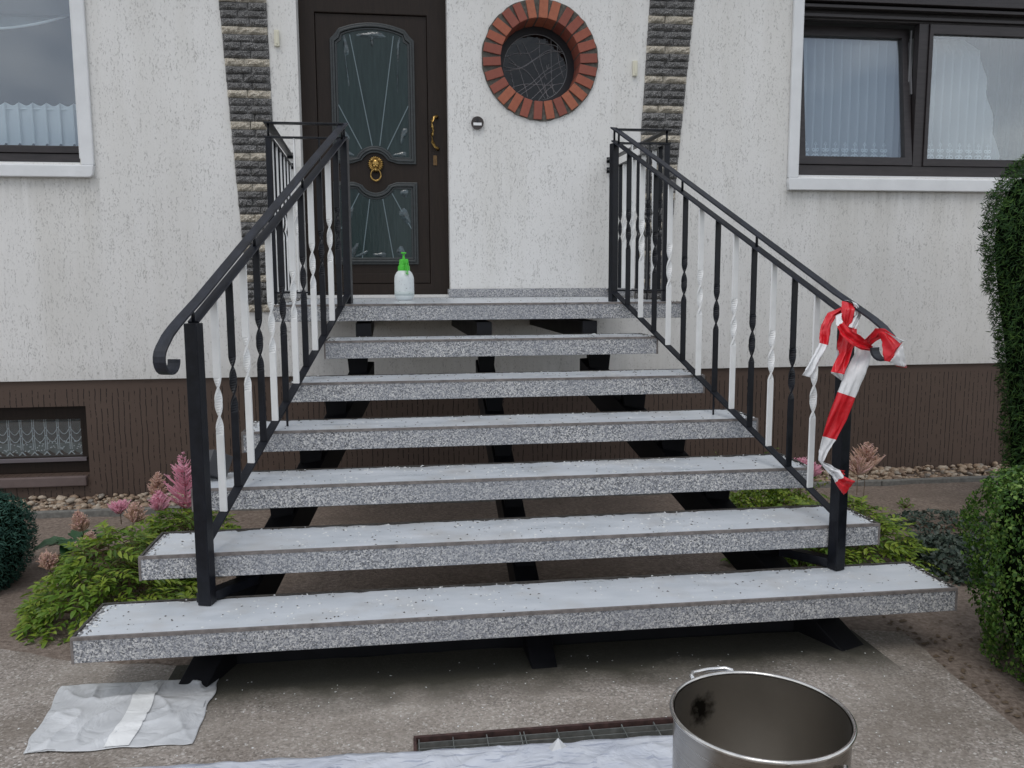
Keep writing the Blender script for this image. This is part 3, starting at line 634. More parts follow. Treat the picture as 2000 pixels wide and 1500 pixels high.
m = MB(); m.ring(rect(-4.1,1.945,-2.300,3.55), rect(-4.03,2.005,-2.340,3.48), FY, FY+.06); WLf(m, 'frame', M_FRAME, bev=.003)
m = MB(); m.ring(rect(-4.05,2.009,-2.325,3.46), rect(-3.98,2.056,-2.332,3.40), FY-.012, FY+.04); WLf(m, 'sash', M_FRAME, bev=.003)
m = MB(); m.box((-4.03,FY+.010,2.049),(-2.345,FY+.016,3.41)); WLf(m, 'pane', M_GLASS)
# right window
wr, WRf = win('right window with tilted casement and long pleated curtains', 0,0,0,0)
m = MB(); m.box((2.665,WY-.030,1.885),(2.745,WY-.001,3.6)); m.box((2.735,WY-.001,1.905),(2.762,FY-.01,3.6))
WRf(m, 'surround', M_TRIMW, bev=.008)
m = MB(); m.prism([(2.672,1.795),(5.2,1.795),(5.2,1.884),(2.665,1.884),(2.662,1.85)], WY-.042, WY-.001); m.add([(2.75,WY-.03,1.8845),(5.0,WY-.03,1.8845),(5.0,FY+.02,1.930),(2.75,FY+.02,1.930),(2.75,WY-.03,1.86),(5.0,WY-.03,1.86),(5.0,FY+.02,1.86),(2.75,FY+.02,1.86)], [(0,1,2,3),(7,6,5,4),(0,4,5,1),(1,5,6,2),(2,6,7,3),(3,7,4,0)]); WRf(m, 'sill', M_TRIMW, bev=.006)
m = MB(); m.ring(rect(2.764,1.925,4.95,3.40), rect(2.80,2.000,4.90,3.062), FY, FY+.07); m.box((3.747,FY,2.000),(3.826,FY+.07,3.062)); WRf(m, 'frame', M_FRAME, bev=.003)
m = MB(); m.box((2.764,FY-.075,3.128),(4.95,FY-.002,3.152)); m.box((2.764,FY-.10,3.166),(4.95,FY-.002,3.192)); m.box((2.764,FY-.03,3.192),(4.95,FY-.002,3.5)); m.box((2.764,FY-.03,3.075),(4.95,FY-.002,3.100)); WRf(m, 'shutter_rail', M_FRAME, bev=.003)
# tilted casement: swings inwards about its bottom edge
ca = MB(); ca.ring(rect(-.465,0,.465,1.06), rect(-.405,.062,.405,.985), -.022, .04)
o = ca.build('casement', M_FRAME, wr, bev=.003); o.location = Vector((3.275,FY+.012,2.003))-hb; o.rotation_euler = (-.125, 0, 0)
ca = MB(); ca.box((-.41,.005,.06),(.41,.011,.99)); o = ca.build('pane', M_GLASS, wr); o.location = Vector((3.275,FY+.012,2.003))-hb; o.rotation_euler = (-.125, 0, 0)
m = MB(); m.bar((3.735,FY+.05,2.55),(3.735,FY+.10,2.95),.012,.02); m.bar((3.722,FY+.075,2.08),(3.728,FY+.075,3.03),.008,.010); WRf(m, 'tilt_stay', m_simple('grey_fitting', (.30,.30,.31,1), .35, metal=.6))
m = MB(); m.ring(rect(3.828,2.003,4.88,3.058), rect(3.858,2.058,4.82,2.985), FY-.014, FY+.04); WRf(m, 'sash', M_FRAME, bev=.003)
m = MB(); m.box((3.85,FY+.010,2.05),(4.83,FY+.016,2.99)); WRf(m, 'pane', M_GLASS)
# cellar window
wc, WCf = win('low cellar window with lace', 0,0,0,0)
CY = PY+.09
m = MB(); m.ring(rect(-3.99,-.198,-2.395,.283), rect(-3.9,-.078,-2.467,.183), CY, CY+.05); WCf(m, 'frame', M_WOOD, bev=.003)
m = MB(); m.box((-3.95,CY-.028,-.115),(-2.432,CY-.001,-.088)); WCf(m, 'drip_rail', m_simple('mauve_aluminium', (.17,.15,.16,1), .4, metal=.3), bev=.002)
m = MB(); m.box((-3.91,CY+.012,-.082),(-2.462,CY+.017,.187)); WCf(m, 'pane', M_GLASS)
# bell and two small cream boxes on the wall
be = empty('doorbell', Vector((.352,WY,2.238))-hb, house, label='round brown doorbell with white name label')
m = MB(); m.prism(circ(.044, 32), -.018, 0); m.ring(circ(.044, 32), circ(.037, 32), -.022, -.018); m.build('bell_plate', m_simple('brown_plastic', (.045,.033,.030,1), .35), be)
m = MB(); m.prism(circ(.012, 20), -.028, -.018); o = m.build('bell_button', m_simple('black_plastic', (.01,.01,.012,1), .3), be); o.location = (0,0,.018)
m = MB(); m.box((-.029,-.023,-.018),(.029,-.0175,.001)); m.build('name_label', m_simple('white_label', (.8,.8,.8,1), .4), be)
for (x_, z_) in ((-1.003,2.767),(1.487,2.638)):
    m = MB(); m.box((x_-.016,WY-.026,z_-.052),(x_+.016,WY-.001,z_+.052)); m.box((x_-.004,WY-.031,z_-.04),(x_+.010,WY-.026,z_+.045)); H(m, 'cable_cover', m_simple('cream_plastic', (.70,.67,.54,1), .4), bev=.003)

# curtains (hang inside, things of their own)
def pleat(name, x0, x1, z0, z1, y, pitch, amp, mt, edge=None, seed=0, sharp=True, **k):
    n = int((x1-x0)/pitch*10); nz = 24; V = []; F = []
    for j in range(nz+1):
        for i in range(n+1):
            x_ = x0+(x1-x0)*i/n; z_ = z0+(z1-z0)*j/nz
            if edge: x_, z_ = edge(x_, z_, x0, x1, z0, z1)
            ph = (x_-x0)/pitch+.06*math.sin(z_*2.3+seed)
            fr = ph % 1; w = (fr/.8 if fr < .8 else (1-fr)/.2) if sharp else .5+.5*math.sin(2*math.pi*ph)
            if sharp: x_ += pitch*.42*(fr if fr < .8 else .8*(1-fr)/.2)
            V.append((x_, y-amp*w, z_))
    for j in range(nz):
        for i in range(n): a = j*(n+1)+i; F.append((a, a+1, a+n+2, a+n+1))
    return np_mesh(name, V, F, mt, smooth=False, **k)
def cafe_top(x_, z_, x0, x1, z0, z1):
    t = (z_-z0)/(z1-z0); fr = ((x_-x0)/.088) % 1
    if t < .12: z_ += .045*max(0, 1-abs(fr-.75)*4)*(1-t/.12)
    if t > .9: z_ += .012*math.cos(fr*6.28)
    return x_, z_
c0 = pleat('cafe_curtain', -4.0, -2.30, 2.045, 2.345, FY+.10, .088, .030, M_LACE, edge=cafe_top, label='short pleated white curtain in the lower part of the left window', cat='curtain')
rod = MB(); rod.tube([(-4.0,FY+.085,2.312),(-2.30,FY+.085,2.312)], .005, 6); rod.build('curtain_rod', M_LACE, c0)
def swag(x_, z_, x0, x1, z0, z1):
    t = (z_-z0)/(z1-z0); s_ = (x_+3.0)/.72; sag = .16*max(0, 1-s_*s_); return x_, z1-(1-t)*(.02+sag)
c1 = pleat('swag_curtain', -3.7, -2.36, 2.86, 3.02, FY+.13, .30, .02, M_SHEER, edge=swag, sharp=False, label='thin draped net valance across the top of the left window', cat='curtain')
m = MB(); m.tube([(-3.7+1.34*k/20, FY+.12, 2.995-.16*max(0, 1-((-3.7+1.34*k/20+3.0)/.72)**2)) for k in range(21)], .008, 6); m.build('hem', M_LACE, c1)
m = MB(); m.box((-4.1,FY+.09,2.93),(-2.3,FY+.15,3.5)); tag(m.build('shade_board', m_simple('dark_shade_board', (.03,.03,.03,1), .7)), 'dark board standing in for reflection and shade at the top of the left window', 'shade_board')  # board added for the dark reflection and shade along the top of the pane
def rcut(x_, z_, x0, x1, z0, z1):
    t = (z_-z0)/(z1-z0); f = (x_-x0)/(x1-x0); lim = 4.60-.25*t; 
    if t > .9: lim -= (t-.9)*1.2
    return x0+(lim-x0)*f, z_
c2 = pleat('long_curtain', 2.72, 3.73, 2.03, 3.06, FY+.225, .074, .030, M_CURT, label='long white pleated curtain behind the tilted casement', cat='curtain', group='long curtains in the right window')
c3 = pleat('long_curtain', 3.78, 4.60, 2.03, 3.0, FY+.185, .074, .030, M_CURT, edge=rcut, seed=2, label='long white pleated curtain with curved side edge behind the fixed sash', cat='curtain', group='long curtains in the right window')
c4 = pleat('rear_curtain', 4.2, 5.4, 2.0, 3.1, FY+.30, .11, .03, M_SHEER, seed=4, label='dim grey curtain at the far right of the right window', cat='curtain')
# lace hems: rows of little scrolls
def scrolls(x0, x1, z0, y, parent):
    m = MB(); x_ = x0
    def loop(cx, cz, r, a0, turns, sgn):
        pts = []
        for k in range(15): t = k/14; a = a0+sgn*turns*2*math.pi*t; rr = r*(1-.55*t); pts.append((cx+rr*math.cos(a), y, cz+rr*math.sin(a)))
        m.tube(pts, .0042, 4)
    while x_ < x1:
        for s_ in (-1, 1): loop(x_+s_*.018, z0+.045, .017, math.pi/2, 1.1, s_); loop(x_+s_*.018, z0+.092, .014, -math.pi/2, 1.1, -s_)
        m.tube([(x_,y,z0+.02),(x_,y,z0+.135)], .003, 4); m.tube([(x_-.012,y,z0+.13),(x_,y,z0+.155),(x_+.012,y,z0+.13)], .003, 4); m.tube([(x_-.04,y,z0),(x_,y,z0+.012),(x_+.04,y,z0)], .003, 4); x_ += .082
    m.build('lace_hem', M_LACE, parent, kind='stuff')
scrolls(2.79, 3.68, 2.05, FY+.178, c2); scrolls(3.82, 4.52, 2.05, FY+.138, c3)
lc = empty('lace_curtain', (-3.1, CY+.06, -.07), label='scalloped white lace curtain in the low cellar window', cat='curtain')
m = MB(); n = 200; V = []
def lace_bottom(x_): ph = (x_/.082) % 1; return -.042-.034*abs(math.sin(math.pi*ph))
for i in range(n+1):
    x_ = -3.95+1.52*i/n; V += [(x_+3.1, -.008*math.sin(x_*76), .25), (x_+3.1, -.008*math.sin(x_*76), .075), (x_+3.1, -.008*math.sin(x_*76), lace_bottom(x_)+.07)]
m.add(V, [(3*i, 3*i+1, 3*i+4, 3*i+3) for i in range(n)]); m.build('net', M_SHEER, lc)
m = MB(); m.add(V, [(3*i+1, 3*i+2, 3*i+5, 3*i+4) for i in range(n)]); m.build('scalloped_band', m_curtain('cellar_lace', (.45,.52,.50,1), .6), lc)
m = MB(); x_ = -3.95
while x_ < -2.44:
    for dx in (-.006, .006): m.tube([(x_+3.1+dx,-.014,.25),(x_+3.1+dx,-.014,.03)], .0028, 4)
    m.tube([(x_+3.1+.082*t, -.014, .135-.05*math.sin(math.pi*t)) for t in [k/8 for k in range(9)]], .0025, 4)
    m.tube([(x_+3.1+.082*t, -.014, .19-.05*math.sin(math.pi*t)) for t in [k/8 for k in range(9)]], .0025, 4)
    for k in range(9): ell(m, (x_+3.1+.014+.0066*k, -.014, .05+random.uniform(-.035,.04)), (.006,.002,.005), 6)
    m.tube([(x_+3.1+.082*t, -.014, .016-.034*math.sin(math.pi*t)) for t in [k/8 for k in range(9)]], .004, 4)
    x_ += .082
m.build('lace_pattern', M_LACE, lc, kind='stuff')

# ------------------------------------------------------------------ the staircase
st = empty('staircase', (.27, 0, GZ), label='open outdoor stairs of seven wide speckled treads on black steel stringers', cat='stairs')
sb = Vector((.27, 0, GZ))
def SP(mb, name, mt, parent=st, **k): o = mb.build(name, mt, parent, **k); o.location = -sb if parent == st else (0,0,0); return o
XL = [-1.282,-1.146,-1.024,-.880,-.718,-.580,-.870]; XR = [1.802,1.656,1.512,1.384,1.232,1.084,1.308]
for i in range(7):
    y0 = i*GO; z1 = i*RIS; xl, xr = XL[i], XR[i]; y1 = y0+DEP if i < 6 else WY-.002
    m = MB(); m.box((xl,y0,z1-TH),(xr,y1,z1-.006)); t = SP(m, 'tread' if i < 6 else 'landing', M_TERR, bev=.0025)
    # coat with a ragged border
    n = 90; V = []; e = .020; top = []
    loop_ = []
    for k in range(n): loop_.append((xl+e+(xr-xl-2*e)*k/n, y0+.010, 0))
    for k in range(14): loop_.append((xr-e, y0+.010+(y1-y0-.024)*k/14, 1))
    for k in range(n): loop_.append((xr-e-(xr-xl-2*e)*k/n, y1-.018, 1))
    for k in range(14): loop_.append((xl+e, y1-.012-(y1-y0-.024)*k/14, 1))
    P = []
    for x_, y_, rag in loop_:
        a = .026*rag; jx = noise.noise(Vector((x_*60, y_*60, i))); jy = noise.noise(Vector((x_*45, y_*60, i+9)))
        cx_, cy_ = (xl+xr)/2, (y0+y1)/2
        P.append((x_-math.copysign(abs(jx)*a, x_-cx_), y_-(max(0, jy)*a*1.4 if y_ > cy_ else 0), z1))
    m = MB(); m.add(P+[(x_, y_, z1-.006) for x_, y_, _ in P], [tuple(range(len(P)))]+[(k, len(P)+k, len(P)+(k+1)%len(P), (k+1)%len(P)) for k in range(len(P))])
    o = m.build('coating', M_COAT, t)
    m = MB(); m.box((xl-.002,y0-.0025,z1-.009),(xr+.002,y0+.009,z1+.0015)); m.box((xl-.003,y0-.002,z1-TH-.001),(xl+.005,y0+.006,z1-.009)); m.box((xr-.005,y0-.002,z1-TH-.001),(xr+.003,y0+.006,z1-.009))
    m.build('front_edging', M_EDGE, t)
    m = MB(); m.box((xl-.002,y0+.009,z1-.009),(xl+.006,y1,z1+.001)); m.box((xr-.006,y0+.009,z1-.009),(xr+.002,y1,z1+.001)); m.box((xl+.006,y1-.008,z1-.009),(xr-.006,y1+.002,z1+.001)); m.build('side_edging', M_DARKEDGE, t)
SL = RIS/GO
def sz(y): return SL*(y-.31)-TH-.050
for (xa, ya), (xb, yb), w in (((-1.010,-.05),(-.405,1.72),.110), ((.285,-.05),(.228,1.72),.095), ((1.535,-.05),(.80,1.72),.125)):
    m = MB(); d = Vector((xb-xa, yb-ya, 0)).normalized(); a = Vector((d.y, -d.x, 0)); vs = []
    for s_ in (-1, 1):
        for (x_, y_, z_) in ((xa,ya,sz(ya)),(xb,yb,sz(yb)),(xb,yb,sz(yb)-.16),(xa,ya+.0,sz(ya)-.16)): vs.append(Vector((x_,y_,z_))+a*(s_*w/2))
    m.add(vs, [(0,1,2,3),(7,6,5,4),(0,4,5,1),(1,5,6,2),(2,6,7,3),(3,7,4,0)]); stg = SP(m, 'stringer', M_STEEL, bev=.004)
    for i in range(6):   # saddle under every tread
        y_ = i*GO+.232; f = (y_-ya)/(yb-ya); x_ = xa+(xb-xa)*f; yb2 = i*GO+.285; zt = i*RIS-TH-.001
        g_ = MB(); g_.add([(x_-w/2+.012,y_,sz(y_)-.02),(x_+w/2-.012,y_,sz(y_)-.02),(x_+w/2-.012,yb2,sz(yb2)-.02),(x_-w/2+.012,yb2,sz(yb2)-.02),(x_-w/2+.002,y_-.01,zt),(x_+w/2-.002,y_-.01,zt),(x_+w/2-.002,yb2,zt),(x_-w/2+.002,yb2,zt)],
              [(0,3,2,1),(4,5,6,7),(0,1,5,4),(1,2,6,5),(2,3,7,6),(3,0,4,7)]); g_.build('bracket', M_STEEL, stg)
for (xa, xb) in ((-.405,-.44),(.228,.19),(.80,.76)):   # struts running back to the wall below the landing
    m = MB(); m.bar((xa,1.70,LAND-.150),(xb,WY-.02,LAND-.150),.08,.10); SP(m, 'landing_beam', M_STEEL)
m = MB(); m.box((-.90,.30,GZ-.02),(1.42,.34,GZ+.115)); SP(m, 'cross_beam', M_STEEL)

# ------------------------------------------------------------------ the railings
def flat_frames(pts, a):
    fr = []
    for k in range(len(pts)):
        d = (Vector(pts[min(k+1, len(pts)-1)])-Vector(pts[max(k-1, 0)])).normalized(); n_ = a.cross(d).normalized(); fr.append((a, n_))
    return fr
def twisted(m, x_, y_, z0, z1, ax, w=.027, h=.008, tl=.21):
    """flat bar standing upright, one full twist in the middle; ax = direction of the broad face"""
    zc = (z0+z1)/2; ks = [z0]+[zc-tl/2+tl*k/22 for k in range(23)]+[z1]; pts = []; fr = []
    for z_ in ks:
        t = min(max((z_-(zc-tl/2))/tl, 0), 1)*2*math.pi; a = Vector((ax.x*math.cos(t)-ax.y*math.sin(t), ax.x*math.sin(t)+ax.y*math.cos(t), 0)); b_ = Vector((-a.y, a.x, 0)); pts.append((x_, y_, z_)); fr.append((a, b_))
    m.strip(pts, fr, w, h)
def railing(label, p0, p1, corner, wallx, side):
    """p0 foot post, p1 top post, corner = outer corner on the landing, wallx where the side rail meets the wall"""
    p0 = Vector(p0); p1 = Vector(p1); d = (p1-p0); d.z = 0; Lh = d.length; d.normalize(); ax = Vector((d.y, -d.x, 0))
    root = empty('stair_railing', p0, label=label, cat='railing', group='stair railings'); base = p0
    def P(mb, nm, mt, **k): o = mb.build(nm, mt, root, **k); o.location = -base; return o
    at = lambda s_, z_: Vector((p0.x+d.x*s_, p0.y+d.y*s_, z_))
    zb = lambda s_: .212+s_*(1.068-.212)/1.60; z2 = lambda s_: .998+s_*(1.868-.998)/1.60; zh = lambda s_: 1.050+s_*(1.938-1.050)/1.60
    # handrail ending in a scroll
    pts = [at(Lh+.01, zh(Lh))]+[at(s_, zh(s_)) for s_ in (1.2, .8, .4, .05)]
    pts += [at(-.06, 1.022), at(-.12, .990), at(-.165, .962), at(-.200, .930)]
    cx_, cz_, r_ = -.172, .885, .052
    for k in range(1, 13):
        a = math.radians(125+k*19.5); rr = r_*(1-.022*k); pts.append(at(cx_+rr*math.cos(a), cz_+rr*math.sin(a)))
    m = MB(); m.strip(pts, flat_frames(pts, ax), .042, .008); P(m, 'handrail', M_RAILTOP, bev=.0015)
    pts = [at(Lh, z2(Lh)), at(0, z2(0))]; m = MB(); m.strip(pts, flat_frames(pts, ax), .040, .008); P(m, 'middle_rail', M_RAILTOP, bev=.0015)
    pts = [at(Lh, zb(Lh)), at(.02, zb(.02))]; m = MB(); m.strip(pts, flat_frames(pts, ax), .036, .008); P(m, 'bottom_rail', M_BLACK, bev=.0015)
    # posts
    def post(c, z0, z1, w):
        m = MB(); a, b_ = ax*(w/2), d*(w/2); vs = [Vector((c.x,c.y,z))+a*i+b_*j for z in (z0, z1) for i, j in ((-1,-1),(1,-1),(1,1),(-1,1))]
        m.add(vs, [(0,3,2,1),(4,5,6,7),(0,1,5,4),(1,2,6,5),(2,3,7,6),(3,0,4,7)]); return P(m, 'post', M_BLACK, bev=.003)
    post(p0, .002, .995, .047); post(Vector((p1.x, p1.y, 0)), LAND+.001, LAND+.848, .038)
    m = MB(); sx_ = -side; m.bar((p0.x-sx_*.02,p0.y-.005,.022),(p0.x+sx_*.13,p0.y+.20,.018),.05,.036); P(m, 'foot_bracket', M_BLACK, bev=.003)
    for s_ in (.0, .50, 1.02, 1.575):   # little pegs that carry the handrail
        q = at(s_, 0); m = MB(); m.tube([(q.x,q.y,z2(s_)),(q.x,q.y,zh(s_))], .006, 8); P(m, 'peg', M_BLACK, smooth=True)
    q = at(.755, 0); m = MB(); m.tube([(q.x,q.y,3*RIS+.001),(q.x,q.y,zb(.755))], .005, 8); P(m, 'rod', M_BLACK)
    BW, BB = (M_WHITE, M_BLACK)
    for k in range(12):
        s_ = .150+k*.1203; q = at(s_, 0); m = MB(); twisted(m, q.x, q.y, zb(s_)+.004, z2(s_)-.004, ax); P(m, 'baluster', BW if k % 2 == 0 else BB)
    # landing: front piece and side piece
    c = Vector(corner); ht, hm, hbm = 1.937, 1.866, 1.077
    m = MB(); m.box((c.x-.015,c.y-.015,LAND+.001),(c.x+.015,c.y+.015,hm-.001)); P(m, 'post', M_BLACK, bev=.003)
    yx = Vector((0,1,0)); xx = Vector((1,0,0))
    for nm, z_, w in (('handrail',ht,.042),('middle_rail',hm,.036),('bottom_rail',hbm,.030)):
        m = MB(); a = Vector((p1.x, c.y, z_)); b_ = Vector((c.x, c.y, z_)); sg = 1 if b_.x > a.x else -1
        m.bar(a, b_+Vector((sg*.02,0,0)), w, .008); P(m, nm, M_BLACK, bev=.001)
        dz = .060 if nm != 'bottom_rail' else -.01; e_ = Vector((wallx, WY-.001, z_+dz)); s0 = c+Vector((0,0,z_-c.z)); vv = (e_-s0).normalized(); nn = Vector((vv.y,-vv.x,0)).normalized()
        m = MB(); m.bar(s0+vv*.02, e_, w, .008); P(m, nm, M_BLACK, bev=.001)
        if nm != 'bottom_rail': m = MB(); m.box((wallx-.02,WY-.006,z_+dz-.02),(wallx+.02,WY-.0008,z_+dz+.02)); P(m, 'wall_plate', M_BLACK)
    for q in ((c.x,c.y),(p1.x,c.y)):
        m = MB(); m.tube([(q[0],q[1],hm),(q[0],q[1],ht)], .006, 8); P(m, 'peg', M_BLACK, smooth=True)
    k = 0; n_ = 2
    for k in range(n_):
        f = (k+1)/(n_+1); xq = c.x+(p1.x-c.x)*f; m = MB(); twisted(m, xq, c.y, hbm+.004, hm-.004, yx, w=.024, h=.007); P(m, 'baluster', BW if (k == 0) == (side < 0) else BB)
    ns = 11
    for k in range(ns):
        f = (k+1)/(ns+1); q = c.lerp(Vector((wallx, WY, 0)), f); m = MB(); twisted(m, q.x, q.y, hbm+.004, hm+.06*f-.004, xx, w=.024, h=.007); P(m, 'baluster', BW if (k % 2 == 0) == (side < 0) else BB)
    for f in (.25, .95):
        q = c.lerp(Vector((wallx, WY, 0)), f if side < 0 else f); m = MB(); m.tube([(q.x,q.y,LAND+.001),(q.x,q.y,hbm)], .005, 8); P(m, 'foot', M_BLACK)
    return root
railing('black and white wrought iron railing on the left side of the steps, without any tape', (-.911,.238,0), (-.482,1.79,0), (-.862,1.79,0), -.945, -1)
railing('black and white wrought iron railing on the right side, with warning tape tied on', (1.466,.257,0), (.948,1.79,0), (1.240,1.79,0), 1.309, 1)

# ------------------------------------------------------------------ objects on and around the steps
# pressure sprayer
sp = empty('pressure_sprayer', (-.186, 2.5, LAND), label='white plastic pressure sprayer bottle with bright green pump head on the landing', cat='spray bottle')
M_BOT = m_simple('milky_plastic', (.68,.72,.72,1), .35, nscale=4, namp=.05); M_GRN = m_simple('bright_green_plastic', (.07,.52,.035,1), .4)
m = MB(); m.lathe([(.0,.0),(.040,.0),(.046,.004),(.058,.02),(.060,.03),(.060,.125),(.059,.14),(.055,.155),(.046,.172),(.034,.184),(.028,.190),(.028,.20),(0,.20)], (0,0,0), 32); m.build('bottle', M_BOT, sp, smooth=True)
m = MB(); m.lathe([(.0585,.03),(.0606,.031),(.0606,.055),(.0585,.056)], (0,0,0), 32, True); m.build('liquid_level', m_simple('liquid_tint', (.50,.56,.55,1), .3), sp, smooth=True)
m = MB(); m.lathe([(0,.182),(.036,.180),(.037,.19),(.036,.208),(.031,.213),(.027,.247),(.022,.252),(0,.25)], (0,0,0), 24); m.build('screw_cap', M_GRN, sp, bev=.001)
m = MB(); m.tube([(0,0,.248),(0,0,.288)], [.009,.005], 12); m.lathe([(0,.285),(.016,.285),(.017,.290),(.016,.294),(0,.294)], (0,0,0), 20); m.build('pump_knob', M_GRN, sp)
m = MB(); m.box((.000,-.045,.225),(.026,.0,.252)); m.box((.002,-.055,.228),(.024,-.045,.250)); m.bar((.012,-.048,.245),(.024,-.060,.158),.006,.020,(0,1,0)); m.bar((.004,-.050,.245),(.014,-.064,.160),.004,.012,(0,1,0)); m.build('trigger', M_GRN, sp, bev=.001)
m = MB()
for k in range(14):
    a = random.uniform(-2.2, -.9); z_ = random.uniform(.04, .17); r_ = .0612 if z_ < .14 else .057; ell(m, (r_*math.cos(a), r_*math.sin(a), z_), (.0016,.0016,.0016), 6)
m.build('specks', M_DARKEDGE, sp, kind='stuff')
# small dark box on the third tread
m = MB(); m.box((-.045,-.05,0),(.045,.05,.10)); o = m.build('slate_box', m_simple('dark_slate_plastic', (.035,.036,.042,1), .35), bev=.002); o.location = (-.99,.72,2*RIS+.012); o.rotation_euler = (math.radians(-12), math.radians(28), math.radians(35))
tag(o, 'small dark grey box tipped over on the left end of the third tread', 'box')

# big stainless pot in the foreground
def m_pot():
    m, nt, b = mat('worn_stainless', (.36,.34,.31,1), .30, metal=1.); L = nt.links.new; v = tcoord(nt, (1,1,1))
    n = noise_(nt, v, 6., 5., .6); n2 = noise_(nt, tcoord(nt, (1,1,60)), 4., 3.)
    c = mixc(nt, ramp(nt, n, [(.45, gray(0)), (.62, gray(.75))]), (.40,.38,.35,1), (.24,.20,.165,1)); L(c, b.inputs['Base Color'])
    L(ramp(nt, n2, [(.3, gray(.22)), (.7, gray(.42))]), b.inputs['Roughness']); return m
def m_potin():
    m, nt, b = mat('stained_pot_inside', (.3,.29,.27,1), .30, metal=1.); L = nt.links.new; v = tcoord(nt)
    n = noise_(nt, v, 5., 4., .6); st_ = ramp(nt, noise_(nt, tcoord(nt, (1,1,1)), 9., 4., .6), [(.60, gray(0)), (.68, gray(.85))])
    c = mixc(nt, n, (.44,.415,.38,1), (.64,.61,.57,1)); b.inputs['Anisotropic'].default_value = .6; 
    gm = N(nt, 'ShaderNodeVectorMath', operation='DISTANCE'); L(v, gm.inputs[0]); gm.inputs[1].default_value = (-.075,.178,.315)
    spot = ramp(nt, mth(nt, 'ADD', gm.outputs[1 if len(gm.outputs) > 1 else 0], mth(nt, 'MULTIPLY', mth(nt, 'SUBTRACT', noise_(nt, v, 38., 4.), .5), .07)), [(.018, gray(.95)), (.048, gray(0))])
    c = mixc(nt, spot, c, (.012,.010,.008,1))
    fl = ramp(nt, voro(nt, v, 75.), [(.045, gray(1)), (.06, gray(0))]); c = mixc(nt, mth(nt, 'MULTIPLY', fl, .6), c, (.75,.75,.72,1)); L(c, b.inputs['Base Color'])
    b.inputs['Metallic'].default_value = 1.; return m
PXY = (.596, -.995); PR, PH = .198, .398
pot = empty('stock_pot', (*PXY, ze), label='large empty stainless steel stock pot in the foreground', cat='pot')
m = MB(); m.lathe([(.02,.0),(PR-.02,.0),(PR-.004,.012),(PR,.03),(PR,PH-.012),(PR+.003,PH-.008)], (0,0,0), 96); m.f = m.f[:-1]; m.m = m.m[:-1]; m.build('pot_wall', m_pot(), pot, smooth=True)
m = MB(); m.lathe([(PR-.0025,PH-.004),(PR-.0025,.03),(PR-.02,.006),(.001,.004)], (0,0,0), 96); m.f = [f for f in m.f if len(f) == 4]; m.m = m.m[:len(m.f)]; m.build('pot_inside', m_potin(), pot, smooth=True)
m = MB(); m.lathe([(PR+.0045+.0050*math.cos(a), PH-.003+.0052*math.sin(a)) for a in [2*math.pi*k/12 for k in range(12)]], (0,0,0), 96, True); m.build('rim', m_simple('bright_steel_rim', (.62,.60,.57,1), .22, metal=1., nscale=30, namp=.15), pot, smooth=True)
for th in (math.radians(98), math.radians(278)):
    t_ = Vector((-math.sin(th), math.cos(th), 0)); r_ = Vector((math.cos(th), math.sin(th), 0)); m = MB()
    pts = [r_*(PR+.002)+t_*.055, r_*(PR+.03)+t_*.058, r_*(PR+.045)+t_*.045, r_*(PR+.05), r_*(PR+.045)-t_*.045, r_*(PR+.03)-t_*.058, r_*(PR+.002)-t_*.055]
    m.tube([p_+Vector((0,0,PH-.03+(.018 if 0 < k < 6 else 0))) for k, p_ in enumerate(pts)], .006, 10); m.build('handle', m_simple('bright_steel_handle', (.75,.74,.72,1), .25, metal=1.), pot, smooth=True)

# grating over the pit
gr = empty('drain_grating', (GX0, GY1, ze), label='galvanised steel grating mostly covered by foil in front of the steps', cat='grating')
M_GALV = m_simple('galvanised_steel', (.20,.21,.20,1), .5, metal=.5, nscale=30, namp=.3); M_RUST = m_simple('rusty_angle_frame', (.055,.028,.024,1), .7, nscale=40, namp=.5)
def G(mb, nm, mt): o = mb.build(nm, mt, gr); o.location = -Vector((GX0, GY1, ze)); return o
m = MB(); m.box((GX0,GY1-.010,ze-.03),(GX1,GY1+.002,ze+.004)); m.box((GX0-.001,GY0,ze-.03),(GX0+.008,GY1-.010,ze+.004)); m.box((GX1-.008,GY0,ze-.03),(GX1,GY1-.01,ze+.004)); m.box((GX0+.008,GY0,ze-.03),(GX1-.008,GY0+.008,ze+.004)); G(m, 'frame', M_RUST)
y_ = GY1-.034
while y_ > GY0+.03: m = MB(); m.box((GX0+.012,y_-.0016,ze-.024),(GX1-.012,y_+.0016,ze)); G(m, 'bearing_bar', M_GALV); y_ -= .033
x_ = GX0+.016; k = 0
while x_ < GX1-.01: m = MB(); m.box((x_-.0016,GY0+.010,ze-.020),(x_+.0016,GY1-.012,ze-.001)); G(m, 'cross_bar', M_GALV); k += 1; x_ += .104 if k != 4 else .012

